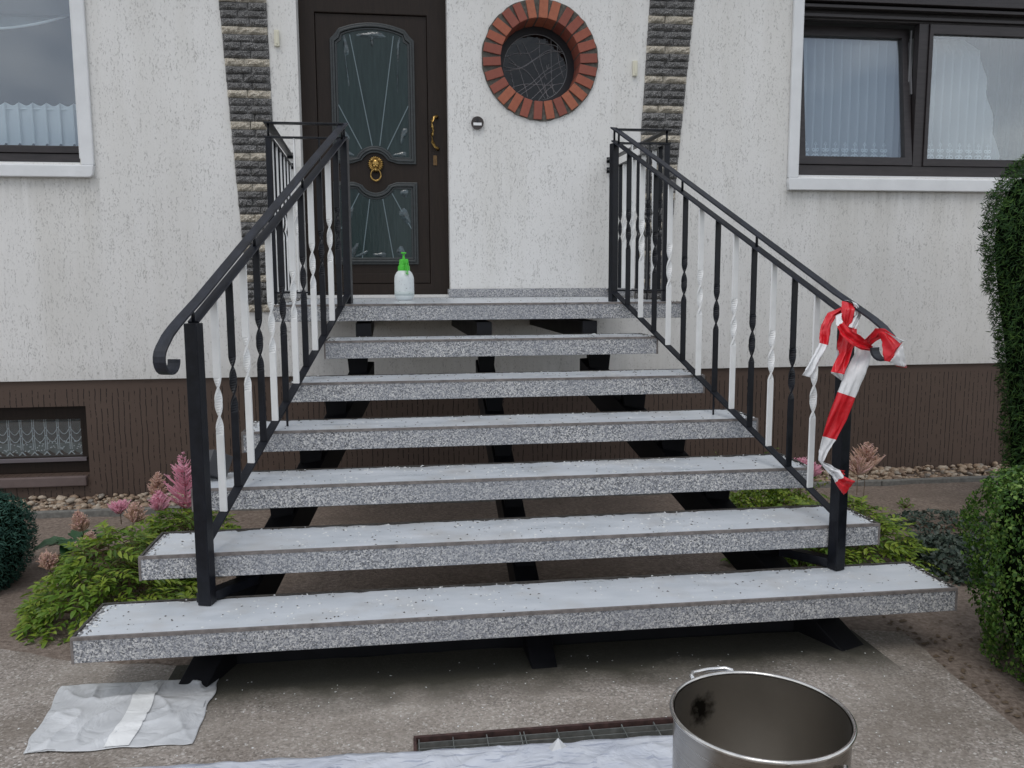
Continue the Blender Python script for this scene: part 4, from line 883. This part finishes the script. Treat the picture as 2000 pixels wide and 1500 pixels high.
# white sheets
def m_sheet(name, c0, c1, rough=.4, bl=False):
    m, nt, b = mat(name, rough=rough, spec=.45); L = nt.links.new; v = tcoord(nt)
    n = noise_(nt, v, 7., 5., .6); c = mixc(nt, ramp(nt, n, [(.3, gray(0)), (.7, gray(1))]), c0, c1)
    if bl:
        w_ = noise_(nt, tcoord(nt, (.12, 1, 1)), 75., 3., .6); c = mixc(nt, ramp(nt, w_, [(.56, gray(0)), (.62, gray(.55))]), c, (.24,.27,.36,1))
    L(c, b.inputs['Base Color']); b.inputs['Transmission Weight'].default_value = 0
    bump(nt, b, mth(nt, 'ABSOLUTE', mth(nt, 'SUBTRACT', noise_(nt, v, 9., 3., .5, .8), .5)), .8, .020); return m
M_SHEET = m_sheet('crumpled_white_plastic', (.46,.47,.48,1), (.64,.65,.66,1)); M_FOIL = m_sheet('bluish_white_protective_foil', (.50,.53,.60,1), (.66,.68,.72,1), .35, True)
def crumple(x_, y_):
    rid = 1-abs(noise.noise(Vector((x_*3.1+y_*1.3, y_*5.2-x_, 4))))*2.6; rid2 = 1-abs(noise.noise(Vector((x_*6-y_*4, y_*3+x_*5, 14))))*3.2
    return max(0, rid)**4*.7+max(0, rid2)**5*.6+.3*noise.noise(Vector((x_*4, y_*4, 2)))-.2
def sheet(name, mt, cs, nx_, ny_, amp, z0, **k):
    """cs: four corners (x, y) counter-clockwise from the near left"""
    a, b_, c, d = [Vector((*q, 0)) for q in cs]; V = []; F = []
    for j in range(ny_+1):
        for i in range(nx_+1):
            u, v = i/nx_, j/ny_; p_ = (a.lerp(b_, u)).lerp(d.lerp(c, u), v); e = min(u, 1-u, v, 1-v)
            w = crumple(p_.x, p_.y)
            jx = noise.noise(Vector((p_.x*11, p_.y*11, 20)))*.012; jy = noise.noise(Vector((p_.x*11, p_.y*11, 30)))*.012
            V.append((p_.x+(jx if e < .02 else 0), p_.y+(jy if e < .02 else 0), z0+.004+max(0, amp*(w+.45))*min(1, e*7+.25)))
    for j in range(ny_):
        for i in range(nx_): q = j*(nx_+1)+i; F.append((q, q+1, q+nx_+2, q+nx_+1))
    o = np_mesh(name, V, F, mt, smooth=True, **k); so_ = o.modifiers.new('thick', 'SOLIDIFY'); so_.thickness = .0015; return o, V
bag, _ = sheet('plastic_bag', M_SHEET, [(-1.351,-.236),(-.862,-.240),(-.868,.184),(-1.398,.206)], 110, 90, .014, ze, label='flat crumpled white plastic bag lying on the concrete left of the steps', cat='plastic bag')
V = []; F = []
for j in range(41):
    v = j/40; y_ = -.232+.405*v; xc = -1.085+.006*math.sin(v*5); w = .036
    for i in range(5): x_ = xc-w+2*w*i/4; V.append((x_, y_, ze+.008+max(0, .014*(crumple(x_, y_)+.45))*min(1, min(v, 1-v)*7+.25)))
for j in range(40):
    for i in range(4): q = j*5+i; F.append((q, q+1, q+6, q+5))
o = np_mesh('paper_band', V, F, m_sheet('white_paper_band', (.72,.73,.72,1), (.80,.80,.79,1), .6), bag, smooth=True)
foil, _ = sheet('protective_foil', M_FOIL, [(-1.15,-1.0),(.80,-1.0),(.72,-.415),(-1.05,-.362)], 160, 50, .014, ze+.006, label='bluish white protective foil spread over the grating at the front edge', cat='foil sheet')
m = MB(); pk = [(.195,-.43),(.215,-.425),(.240,-.435),(.262,-.45),(.235,-.47),(.200,-.46)]; m.add([(x_, y_, ze+.012) for x_, y_ in pk]+[(.226,-.436,ze+.046)], [(i, (i+1) % 6, 6) for i in range(6)]); m.build('raised_fold', M_SHEET, foil)

# chips of plaster and coating on treads and slab
M_CHIP = m_simple('white_chip', (.70,.71,.70,1), .6); M_CHIPD = m_simple('dark_chip', (.07,.06,.05,1), .8)
def chips(name, pts, rr, mt, label):
    Vs = []; Fs = []; n = 0
    tet = np.array([(-1,-.6,0),(1,-.5,0),(.3,.9,0),(-.4,.5,.1),(0,0,.8)]); TF = np.array([(0,1,4),(1,2,4),(2,3,4),(3,0,4)])
    for p_ in pts:
        a = rng.uniform(0, 6.28); r = rr*rng.uniform(.4, 1.3); Rm = np.array([[math.cos(a), -math.sin(a), 0], [math.sin(a), math.cos(a), 0], [0,0,1]])
        Vs.append((tet*np.array([r*rng.uniform(.7,1.6), r, r*.8]))@Rm.T+np.array(p_)); Fs.append(TF+n); n += 5
    np_mesh(name, np.concatenate(Vs), np.concatenate(Fs), mt, label=label, cat='chips', kind='stuff')
pw, pd = [], []
for i in range(7):
    dy = .27 if i < 6 else 1.2
    for k in range(330 if i < 3 else 200):
        x_ = rng.uniform(XL[i]+.02, XR[i]-.02); y_ = i*GO+.02+dy*rng.beta(1.2, .9); c = noise.noise(Vector((x_*4, y_*4, i)))
        if c > -.12: pw.append((x_, y_, i*RIS+.0005))
    for k in range(110):
        x_ = rng.uniform(XL[i]+.02, XR[i]-.02); pd.append((x_, i*GO+.02+dy*rng.uniform(0, 1), i*RIS+.0005))
    for k in range(120):    # crumbs along the rear and the ends
        if k % 2: pd.append((rng.uniform(XL[i]+.02, XR[i]-.02), i*GO+dy+rng.uniform(-.012,.01), i*RIS+.0005))
        else:
            e = (XL[i]+rng.uniform(.006,.05)) if k % 4 else (XR[i]-rng.uniform(.006,.05)); pd.append((e, i*GO+rng.uniform(.02, dy), i*RIS+.0005)); pw.append((e+.004, i*GO+rng.uniform(.02, dy), i*RIS+.0005))
chips('white_flakes', pw, .0050, M_CHIP, 'white flakes and crumbs of coating scattered over the treads')
chips('dark_crumbs', pd, .0038, M_CHIPD, 'dark crumbs scattered over the white treads')
pg = [(rng.uniform(-1.7, 1.55), rng.uniform(-.9, .2), ze) for k in range(420)]
pg = [q for q in pg if not (GX0 < q[0] < GX1 and q[1] < GY1)]
chips('slab_flakes', pg, .0030, M_CHIP, 'white flakes scattered on the brownish concrete in front')
ps = []
for k in range(1800):
    x_, y_ = rng.uniform(-3, 3.6), rng.uniform(.3, 2.8); ps.append((x_, y_, soilz(x_, y_)+.001))
chips('soil_clods', ps, .007, m_simple('soil_clod', (.22,.175,.14,1), .95, nscale=20, namp=.4), 'small clods and stones lying on the bare soil')
pl = []
for k in range(110):
    x_ = 1.72+abs(rng.normal(0, .16)); y_ = rng.uniform(-.6, .5); pl.append((x_, y_, soilz(x_, y_)+.004))
chips('leaf_litter', pl, .010, m_simple('brown_litter', (.12,.085,.055,1), .9), 'dry brown leaf litter along the right edge of the slab')

# ------------------------------------------------------------------ barrier tape
M_RED = m_simple('red_tape_plastic', (.62,.012,.022,1), .33, nscale=15, namp=.15, bumpd=.005, bscale=30); M_TW = m_simple('white_tape_plastic', (.76,.76,.77,1), .35, nscale=15, namp=.06, bumpd=.005, bscale=30)
TAPE = [[((1.479, 0.19, 0.886), (1.526, 0.17, 0.87), 'w'),
 ((1.427, 0.17, 0.799), (1.494, 0.15, 0.788), 'w'),
 ((1.398, 0.17, 0.716), (1.46, 0.16, 0.695), 'r'),
 ((1.366, 0.18, 0.618), (1.434, 0.17, 0.604), 'r'),
 ((1.352, 0.19, 0.547), (1.403, 0.18, 0.533), 'w'),
 ((1.35, 0.2, 0.491), (1.383, 0.19, 0.499), 'w'),
 ((1.35, 0.2, 0.451), (1.364, 0.2, 0.446), 'w'),
 ((1.368, 0.2, 0.427), (1.391, 0.19, 0.437), 'w'),
 ((1.386, 0.2, 0.404), (1.399, 0.18, 0.428), 'w'),
 ((1.404, 0.2, 0.39), (1.423, 0.18, 0.417), 'w'),
 ((1.413, 0.19, 0.365), (1.435, 0.17, 0.395), 'r'),
 ((1.427, 0.18, 0.341), (1.456, 0.16, 0.384), 'r'),
 ((1.446, 0.18, 0.317), (1.479, 0.16, 0.375), 'r')], [((1.41, 0.19, 0.419), (1.418, 0.19, 0.404), 'r'),
 ((1.443, 0.18, 0.415), (1.442, 0.18, 0.397), 'r')], [((1.49, 0.33, 1.035), (1.526, 0.33, 1.057), 'w'),
 ((1.428, 0.22, 1.052), (1.467, 0.22, 1.043), 'r'),
 ((1.408, 0.19, 1.023), (1.46, 0.19, 1.023), 'r'),
 ((1.408, 0.19, 0.979), (1.446, 0.18, 0.961), 'r'),
 ((1.399, 0.19, 0.929), (1.463, 0.17, 0.949), 'r'),
 ((1.397, 0.19, 0.884), (1.457, 0.16, 0.924), 'r'),
 ((1.403, 0.18, 0.857), (1.444, 0.16, 0.886), 'r'),
 ((1.376, 0.17, 0.819), (1.426, 0.16, 0.828), 'r'),
 ((1.36, 0.16, 0.794), (1.41, 0.16, 0.784), 'w'),
 ((1.368, 0.17, 0.787), (1.415, 0.17, 0.78), 'w'),
 ((1.407, 0.18, 0.764), (1.415, 0.18, 0.757), 'w')], [((1.402, 0.2, 0.883), (1.431, 0.19, 0.886), 'w'),
 ((1.4, 0.2, 0.833), (1.409, 0.2, 0.844), 'w')], [((1.429, 0.22, 1.03), (1.436, 0.22, 1.011), 'r'),
 ((1.363, 0.2, 1.008), (1.395, 0.2, 0.992), 'r'),
 ((1.334, 0.19, 0.966), (1.373, 0.19, 0.968), 'r'),
 ((1.323, 0.18, 0.93), (1.363, 0.18, 0.93), 'r'),
 ((1.32, 0.18, 0.9), (1.355, 0.18, 0.891), 'w'),
 ((1.286, 0.17, 0.843), (1.322, 0.17, 0.837), 'w'),
 ((1.265, 0.17, 0.805), (1.304, 0.16, 0.799), 'w'),
 ((1.249, 0.17, 0.783), (1.296, 0.16, 0.77), 'w')], [((1.445, 0.24, 1.055), (1.493, 0.3, 1.057), 'w'),
 ((1.453, 0.2, 1.05), (1.482, 0.22, 1.043), 'w'),
 ((1.462, 0.2, 1.033), (1.482, 0.2, 1.029), 'w'),
 ((1.468, 0.19, 1.006), (1.492, 0.2, 0.999), 'w'),
 ((1.448, 0.18, 0.982), (1.477, 0.19, 0.975), 'w'),
 ((1.429, 0.17, 0.958), (1.458, 0.18, 0.949), 'w')], [((1.389, 0.2, 0.998), (1.413, 0.2, 1.009), 'w'),
 ((1.381, 0.18, 0.974), (1.402, 0.18, 0.993), 'w'),
 ((1.377, 0.16, 0.96), (1.404, 0.17, 0.977), 'r'),
 ((1.389, 0.15, 0.929), (1.426, 0.16, 0.947), 'r'),
 ((1.423, 0.14, 0.896), (1.46, 0.15, 0.928), 'r'),
 ((1.462, 0.14, 0.876), (1.49, 0.15, 0.904), 'r'),
 ((1.513, 0.15, 0.869), (1.514, 0.15, 0.887), 'r')], [((1.515, 0.16, 0.882), (1.521, 0.17, 0.887), 'w'),
 ((1.558, 0.17, 0.872), (1.558, 0.17, 0.884), 'w')], [((1.484, 0.16, 0.908), (1.509, 0.15, 0.888), 'r'),
 ((1.486, 0.13, 0.931), (1.503, 0.12, 0.903), 'r'),
 ((1.483, 0.09, 0.957), (1.509, 0.09, 0.92), 'r'),
 ((1.498, 0.05, 0.957), (1.498, 0.06, 0.909), 'r'),
 ((1.52, 0.02, 0.932), (1.49, 0.04, 0.873), 'r'),
 ((1.535, 0.0, 0.911), (1.493, 0.03, 0.844), 'r'),
 ((1.528, 0.01, 0.896), (1.51, 0.03, 0.84), 'w'),
 ((1.53, -0.01, 0.902), (1.506, 0.02, 0.838), 'w'),
 ((1.557, 0.0, 0.823), (1.529, 0.02, 0.828), 'w')], [((1.487, 0.03, 0.947), (1.498, 0.03, 0.942), 'w'),
 ((1.529, -0.02, 0.919), (1.523, -0.01, 0.908), 'w')], [((1.529, 0.03, 0.832), (1.535, 0.03, 0.825), 'r'),
 ((1.558, 0.0, 0.826), (1.555, 0.0, 0.82), 'r')]]
tape = empty('barrier_tape', (1.47,.24,1.0), label='red and white striped barrier tape knotted round the right handrail', cat='barrier tape')
def ribbon(rows):
    """rows: (left point, right point, colour)"""
    V = []; F = []; mi = []; nw = 14; rows2 = []
    for (l0, r0, c0_), (l1, r1, _) in zip(rows[:-1], rows[1:]):
        for q in range(8): t = q/8; rows2.append((Vector(l0).lerp(Vector(l1), t), Vector(r0).lerp(Vector(r1), t), c0_))
    rows2.append((Vector(rows[-1][0]), Vector(rows[-1][1]), rows[-1][2])); sd = random.random()*50
    for k, (l, r, c) in enumerate(rows2):
        for i in range(nw+1):
            u = i/nw; p_ = l.lerp(r, u); wv = .013*noise.noise(Vector((u*3.4+sd, k*.06, sd)))+.006*abs(noise.noise(Vector((u*10+sd, k*.12, sd)))); V.append((p_.x+wv*.3, p_.y+wv*1.4+.006*abs(noise.noise(Vector((u*6+k*.16+sd, k*.22-u*2, sd+7)))), p_.z))
    for k in range(len(rows2)-1):
        for i in range(nw): q = k*(nw+1)+i; F.append((q, q+1, q+nw+2, q+nw+1)); mi.append(0 if rows2[k][2] == 'r' else 1)
    o = np_mesh('tape_strand', V, F, [M_RED, M_TW], tape, smooth=True, midx=mi); o.location = -Vector((1.47,.24,1.0)); s_ = o.modifiers.new('thick', 'SOLIDIFY'); s_.thickness = .0003
for rows in TAPE: ribbon(rows)

# ------------------------------------------------------------------ plants
def leaf_cards(P, Nn, size, aspect, droop=.3, fold=.25):
    """P positions, Nn outward normals -> folded pointed leaves (two quads split into 4 tris)"""
    n = len(P); r = rng.standard_normal((n, 3)); T = r-np.sum(r*Nn, 1, keepdims=True)*Nn; T /= np.linalg.norm(T, axis=1, keepdims=True)
    T = T+Nn*rng.uniform(.1, .9, (n, 1)); T[:, 2] -= droop*rng.uniform(0, 1, n); T /= np.linalg.norm(T, axis=1, keepdims=True)
    B = np.cross(T, Nn+.3*rng.standard_normal((n, 3))); B /= np.linalg.norm(B, axis=1, keepdims=True); U = np.cross(B, T)
    s_ = size*rng.uniform(.65, 1.25, (n, 1)); w = s_*aspect
    v0 = P; v1 = P+T*s_*.45+B*w*.5+U*w*fold; v2 = P+T*s_; v3 = P+T*s_*.45-B*w*.5+U*w*fold
    V = np.stack([v0, v1, v2, v3], 1).reshape(-1, 3); i = np.arange(n)[:, None]*4
    F = np.concatenate([i+np.array([[0, 1, 2]]), i+np.array([[0, 2, 3]])]); return V, F
def blob_plant(name, label, cat, c, prof, mleaf, nleaf, size, aspect, sq=2., lump=.06, core=.86, droop=.3, shoots=0):
    """clipped shrub: profile (z, radius) revolved as a superellipse"""
    root = empty(name, (c[0], c[1], prof[0][0]), label=label, cat=cat); zt = [p_[0] for p_ in prof]; rt_ = [p_[1] for p_ in prof]
    z0, z1 = zt[0], zt[-1]
    def rad(z, a, cc=1.):
        r = np.interp(z, zt, rt_); den = (abs(np.cos(a))**sq+abs(np.sin(a))**sq)**(1/sq); return r/den*cc
    # area-weighted sampling on the profile
    zs = np.linspace(z0, z1, 200); rs = np.interp(zs, zt, rt_); ds = np.sqrt(np.diff(zs)**2+np.diff(rs)**2)*(rs[:-1]+rs[1:])+1e-6; cum = np.cumsum(ds)/ds.sum()
    q = np.searchsorted(cum, rng.random(nleaf)); q = np.clip(q, 0, 198); z = zs[q]+(zs[q+1]-zs[q])*rng.random(nleaf); a = rng.uniform(0, 2*math.pi, nleaf)
    dr = (rs[q+1]-rs[q])/np.maximum(zs[q+1]-zs[q], 1e-5); nn = np.stack([np.cos(a), np.sin(a), -dr], 1); nn /= np.linalg.norm(nn, axis=1, keepdims=True)
    lmp = np.array([noise.noise(Vector((math.cos(t)*5, math.sin(t)*5, zz*7)))+.5*noise.noise(Vector((math.cos(t)*13, math.sin(t)*13, zz*19))) for t, zz in zip(a, z)])
    r = rad(z, a)*(1+lump*lmp)-np.abs(rng.normal(0, size*.9, nleaf))
    P = np.stack([c[0]+r*np.cos(a), c[1]+r*np.sin(a), z], 1)-np.array([c[0], c[1], z0])+nn*rng.uniform(-.01, .01, (nleaf, 1))
    V, F = leaf_cards(P, nn, size, aspect, droop); np_mesh('foliage', V, F, mleaf, root)
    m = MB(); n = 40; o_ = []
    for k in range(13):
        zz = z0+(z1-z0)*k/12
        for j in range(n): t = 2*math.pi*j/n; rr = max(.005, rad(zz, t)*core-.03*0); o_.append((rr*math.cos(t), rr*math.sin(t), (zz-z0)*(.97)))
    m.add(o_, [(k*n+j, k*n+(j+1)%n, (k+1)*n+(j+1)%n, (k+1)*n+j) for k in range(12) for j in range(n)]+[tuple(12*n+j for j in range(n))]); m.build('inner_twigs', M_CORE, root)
    m = MB(); m.tube([(0,0,-.05),(0.01,0,(z1-z0)*.5)], [.03,.015], 8); m.build('trunk', M_TWIG, root)
    return root
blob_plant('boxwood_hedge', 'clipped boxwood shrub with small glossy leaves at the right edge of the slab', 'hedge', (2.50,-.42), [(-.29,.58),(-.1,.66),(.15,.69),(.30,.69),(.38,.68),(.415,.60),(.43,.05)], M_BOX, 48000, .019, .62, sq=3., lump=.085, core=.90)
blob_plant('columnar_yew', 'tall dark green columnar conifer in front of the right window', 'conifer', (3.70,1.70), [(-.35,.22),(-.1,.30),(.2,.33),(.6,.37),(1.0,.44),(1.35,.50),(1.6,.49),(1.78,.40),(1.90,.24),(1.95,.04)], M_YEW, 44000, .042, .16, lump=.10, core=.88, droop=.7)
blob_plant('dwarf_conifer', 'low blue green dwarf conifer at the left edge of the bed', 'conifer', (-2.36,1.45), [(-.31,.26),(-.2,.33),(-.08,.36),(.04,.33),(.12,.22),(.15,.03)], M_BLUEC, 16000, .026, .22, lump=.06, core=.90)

def leaf_mesh(name, nl, length, lw, ll, mt, seed):
    """compound leaf along +x: rachis plus pairs of pointed leaflets"""
    r = random.Random(seed); m = MB(); pts = []
    for k in range(7):
        t = k/6; pts.append(Vector((length*t, .01*math.sin(t*3+seed), length*(.45*t-.55*t*t))))
    m.mi = 1; m.tube(pts, [.0018-.0012*k/6 for k in range(7)], 4); m.mi = 0
    def leaflet(p_, d, s_):
        d = d.normalized(); up = Vector((r.uniform(-.25,.25), r.uniform(-.25,.25), 1)); b_ = d.cross(up).normalized(); u = b_.cross(d); w = s_*lw/ll/2
        vs = [p_, p_+d*s_*.3+b_*w*.85+u*w*.3, p_+d*s_*.62+b_*w*.75+u*w*.2-u*s_*.03, p_+d*s_-u*s_*.16, p_+d*s_*.62-b_*w*.75+u*w*.2-u*s_*.03, p_+d*s_*.3-b_*w*.85+u*w*.3, p_+d*s_*.35-u*s_*.0, p_+d*s_*.68-u*s_*.05]
        m.add(vs, [(0,1,6),(0,6,5),(1,2,7,6),(6,7,4,5),(2,3,7),(7,3,4)])
    for k in range(nl):
        t = .35+.6*k/max(nl-1, 1); i = min(int(t*6), 5); p_ = pts[i].lerp(pts[i+1], t*6-i); s_ = ll*r.uniform(.75, 1.15)*(1-.25*abs(t-.55))
        for sg in (-1, 1): leaflet(p_, Vector((.75, sg*r.uniform(.7, 1.1), r.uniform(-.25, .15))), s_)
    leaflet(pts[-1], Vector((1, r.uniform(-.1,.1), -.3)), ll*1.1)
    me = bpy.data.meshes.new(name); me.from_pydata([tuple(v) for v in m.v], [], m.f); me.materials.append(mt); me.materials.append(M_STEM); me.polygons.foreach_set('material_index', m.m); me.update(); return me
LEAF_Y = [leaf_mesh('leaf', 5, .15, .018, .044, M_AST, k) for k in range(5)]; LEAF_G = [leaf_mesh('leaf', 5, .15, .020, .044, M_AST2, 10+k) for k in range(4)]
def plume_mesh(name, h, w, mt, seed, dens=1.):
    r = random.Random(seed); m = MB(); m.mi = 1; m.tube([(0,0,-h*1.1),(0,0,0),(0,0,h*.95)], [.0022,.0018,.0006], 5); m.mi = 0
    nlev = int(13*dens)
    for k in range(nlev):
        t = k/(nlev-1); L_ = w*(1-t)**.75+.006
        for q in range(13 if t < .75 else 6):
            a = r.uniform(0, 6.28); d = Vector((math.cos(a), math.sin(a), r.uniform(.35, .9))); b0 = Vector((0,0,h*t)); e = L_*r.uniform(.6, 1.1)
            pts = [b0, b0+d*e*.35, b0+d*e*.7+Vector((0,0,e*.06)), b0+d*e+Vector((0,0,e*.18))]; th = .0058*(1-.45*t)*r.uniform(.7, 1.2); m.tube(pts, [th*.35, th, th*.9, th*.15], 5)
            for z_ in range(3):
                c_ = pts[1].lerp(pts[3], r.random()); dd = Vector((r.uniform(-1,1), r.uniform(-1,1), r.uniform(0,1))).normalized()*.011; m.tube([c_, c_+dd*.6, c_+dd], [.0022,.0022,.0004], 3)
    me = bpy.data.meshes.new(name); me.from_pydata([tuple(v) for v in m.v], [], m.f); me.materials.append(mt); me.materials.append(M_STEM); me.polygons.foreach_set('material_index', m.m); me.update(); return me
def clump(name, label, cx_, cy_, rx, ry, h, n, leaves, plumes, cat='perennial', lsc=1.):
    zc = soilz(cx_, cy_); root = empty(name, (cx_, cy_, zc), label=label, cat=cat, group='astilbe plants beside the steps')
    for k in range(n):
        a = rng.uniform(0, 2*math.pi); f = math.sqrt(rng.random()); px, py = rx*f*math.cos(a), ry*f*math.sin(a)
        hz = h*(1-f**2.2)*rng.uniform(.35, 1.)+.03; o = bpy.data.objects.new('leaf', leaves[k % len(leaves)]); COL.objects.link(o); o.parent = root
        s_ = rng.uniform(.75, 1.2)*lsc; az = math.atan2(py/ry, px/rx)+rng.uniform(-.9, .9); q = .10*s_
        o.location = (px-q*math.cos(az), py-q*math.sin(az), hz-.03); o.rotation_euler = (rng.uniform(-.5, .5), rng.uniform(-.6, .1)+.30*f, az); o.scale = (s_,)*3
    m = MB()
    for k in range(26):
        a = rng.uniform(0, 6.28); f = rng.uniform(.1, .75); x_, y_ = rx*f*math.cos(a), ry*f*math.sin(a); m.tube([(x_*.5,y_*.5,-.01),(x_*.85,y_*.85,h*.4),(x_,y_,h*.8*(1-f*f)+.02)], [.003,.002,.0012], 4)
    m.build('stem', M_STEM, root, kind='stuff')
    for k, (x_, y_, z_, hh, w, mt, tilt) in enumerate(plumes):
        o = bpy.data.objects.new('flower_plume', plume_mesh('flower_plume', hh, w, mt, 100+k+int(abs(cx_)*100))); COL.objects.link(o); o.parent = root; o.location = (x_-cx_, y_-cy_, z_-zc); o.rotation_euler = (0, tilt, rng.uniform(0, 6))
        if mt == M_PEACH: tag(o, 'faded peach coloured plume')
    return root
clump('astilbe_plant', 'leafy yellow green astilbe with faded plumes in front of the left bed', -1.50, 1.06, .34, .44, .33, 370, LEAF_Y+LEAF_G[:2],
      [(-1.76,1.45,-.06,.10,.045,M_PEACH,.25),(-1.70,1.30,-.13,.11,.05,M_PEACH,-.3),(-1.54,1.5,-.04,.09,.05,M_PEACH,.2),(-1.82,1.2,-.16,.09,.05,M_PEACH,.5)])
clump('astilbe_plant', 'green astilbe with the tall bright pink plume beside the left foot post', -1.38, 1.76, .32, .50, .26, 240, LEAF_G+LEAF_Y[:2],
      [(-1.385,1.9,-.085,.30,.125,M_PINK,.02),(-1.50,1.80,-.07,.10,.055,M_PINK,-.1),(-1.56,2.0,-.04,.13,.055,M_PEACH,.1),(-1.68,1.75,-.06,.055,.05,M_PINK,.1)])
clump('astilbe_plant', 'yellow green perennial filling the gap under the left end of the lower treads', -1.10, .72, .30, .20, .13, 60, LEAF_Y+LEAF_G, [])
clump('astilbe_plant', 'large yellow green astilbe right of the steps with one faded pink plume', 2.02, 1.20, .42, .42, .31, 340, LEAF_Y,
      [(2.58,1.95,-.03,.17,.10,M_PEACH,.15),(2.50,1.9,-.04,.11,.08,M_PEACH,-.3)])
clump('astilbe_plant', 'low green perennial behind the right end of the second tread', 1.72, 1.10, .28, .34, .22, 130, LEAF_G+LEAF_Y[:1], [])
clump('astilbe_plant', 'small astilbe with mauve pink plume behind the right foot post', 2.12, 1.9, .18, .2, .14, 30, LEAF_G, [(2.11,1.85,-.02,.10,.08,M_PINK,.1),(2.18,1.88,-.03,.08,.07,M_PINK,-.3)])
# broad-leaved plant
def broad(label, cx_, cy_, n, size, mt, h):
    zc = soilz(cx_, cy_); root = empty('hydrangea_plant', (cx_, cy_, zc), label=label, cat='shrub')
    for k in range(n):
        m = MB(); a = k*2.4+.3; L_ = size*random.uniform(.75, 1.1); V = []; nu, nv = 8, 4
        for i in range(nu+1):
            t = i/nu; w = L_*.36*math.sin(math.pi*t**.8)**.8 if 0 < t < 1 else 0
            for j in range(nv+1):
                s_ = j/nv*2-1; V.append((L_*t, w*s_, abs(s_)*w*.35-L_*.35*t*t+.004*math.sin(t*22)*abs(s_)))
        m.add(V, [(i*(nv+1)+j, (i+1)*(nv+1)+j, (i+1)*(nv+1)+j+1, i*(nv+1)+j+1) for i in range(nu) for j in range(nv)])
        o = m.build('leaf', mt, root, smooth=True); o.location = (random.uniform(-.03,.03), random.uniform(-.03,.03), h*random.uniform(.4, 1)); o.rotation_euler = (0, random.uniform(-.5, .2), a)
    m = MB(); m.tube([(0,0,-.01),(0,0,h)], [.008,.005], 6); m.build('stem', M_STEM, root); return root
broad('plant with broad dark green leaves between the pink plumes and the left conifer', -1.93, 1.80, 12, .17, M_HOSTA, .13)
# small-leaved low shrubs and ground cover
def low_shrub(name, label, cat, c, rx, ry, h, n, mt, size, aspect, kind=None, sprays=()):
    a = rng.uniform(0, 2*math.pi, n); f = np.sqrt(rng.random(n)); P = np.stack([rx*f*np.cos(a), ry*f*np.sin(a), h*(1-f**2)*rng.uniform(.3, 1, n)+.005], 1)
    lz = np.array([noise.noise(Vector((p_[0]*9+c[0], p_[1]*9, 1))) for p_ in P]); P[:, 2] *= 1+.6*lz
    if sprays:
        ex = []
        for (x_, y_, z_) in sprays:
            for k in range(60): t = k/60; ex.append((x_*t+rng.normal(0,.016), y_*t+rng.normal(0,.016), z_*t+rng.normal(0,.01)))
        P = np.concatenate([P, np.array(ex)])
    Nn = rng.standard_normal((len(P), 3))*.5+np.array([0, -.2, 1]); Nn /= np.linalg.norm(Nn, axis=1, keepdims=True); V, F = leaf_cards(P, Nn, size, aspect, .2)
    root = empty(name, (c[0], c[1], soilz(*c)), label=label, cat=cat)
    np_mesh('foliage', V, F, mt, root)
    m = MB()
    for k in range(14): a_ = random.uniform(0, 6.28); m.tube([(0,0,0),(rx*.6*math.cos(a_), ry*.6*math.sin(a_), h*.5)], [.003,.0015], 4)
    for (x_, y_, z_) in sprays: m.tube([(0,0,0),(x_,y_,z_)], [.004,.0015], 4)
    m.build('stem', M_STEM, root, kind='stuff'); return root
low_shrub('euonymus_shrub', 'small yellow green shrub with upright shoots behind the right end of the third tread', 'shrub', (2.12,2.30), .34, .26, .17, 2600, M_AST, .026, .6, sprays=((.02,.0,.43),(.10,0,.33),(.17,-.05,.28),(.38,0,.22),(.42,0,.16),(.05,.05,.38),(.3,0,.27)))
low_shrub('ground_cover', 'low grey green creeping plant between the right astilbe and the boxwood', 'ground cover', (2.62,1.02), .36, .42, .10, 3600, M_IVY, .030, .7)
low_shrub('ground_cover', 'sparse low grey green plant behind the boxwood, near the kerb', 'ground cover', (2.95,1.70), .34, .30, .06, 900, M_IVY, .028, .7)
low_shrub('weed', 'tiny green weed sprouting from bare soil left of the conifer column', 'weed', (3.02,2.2), .05, .05, .05, 60, M_AST2, .03, .3)
low_shrub('weed', 'thin green seedling in front of the plinth behind the fourth tread', 'weed', (2.05,3.05), .05, .03, .28, 60, M_AST2, .022, .5)
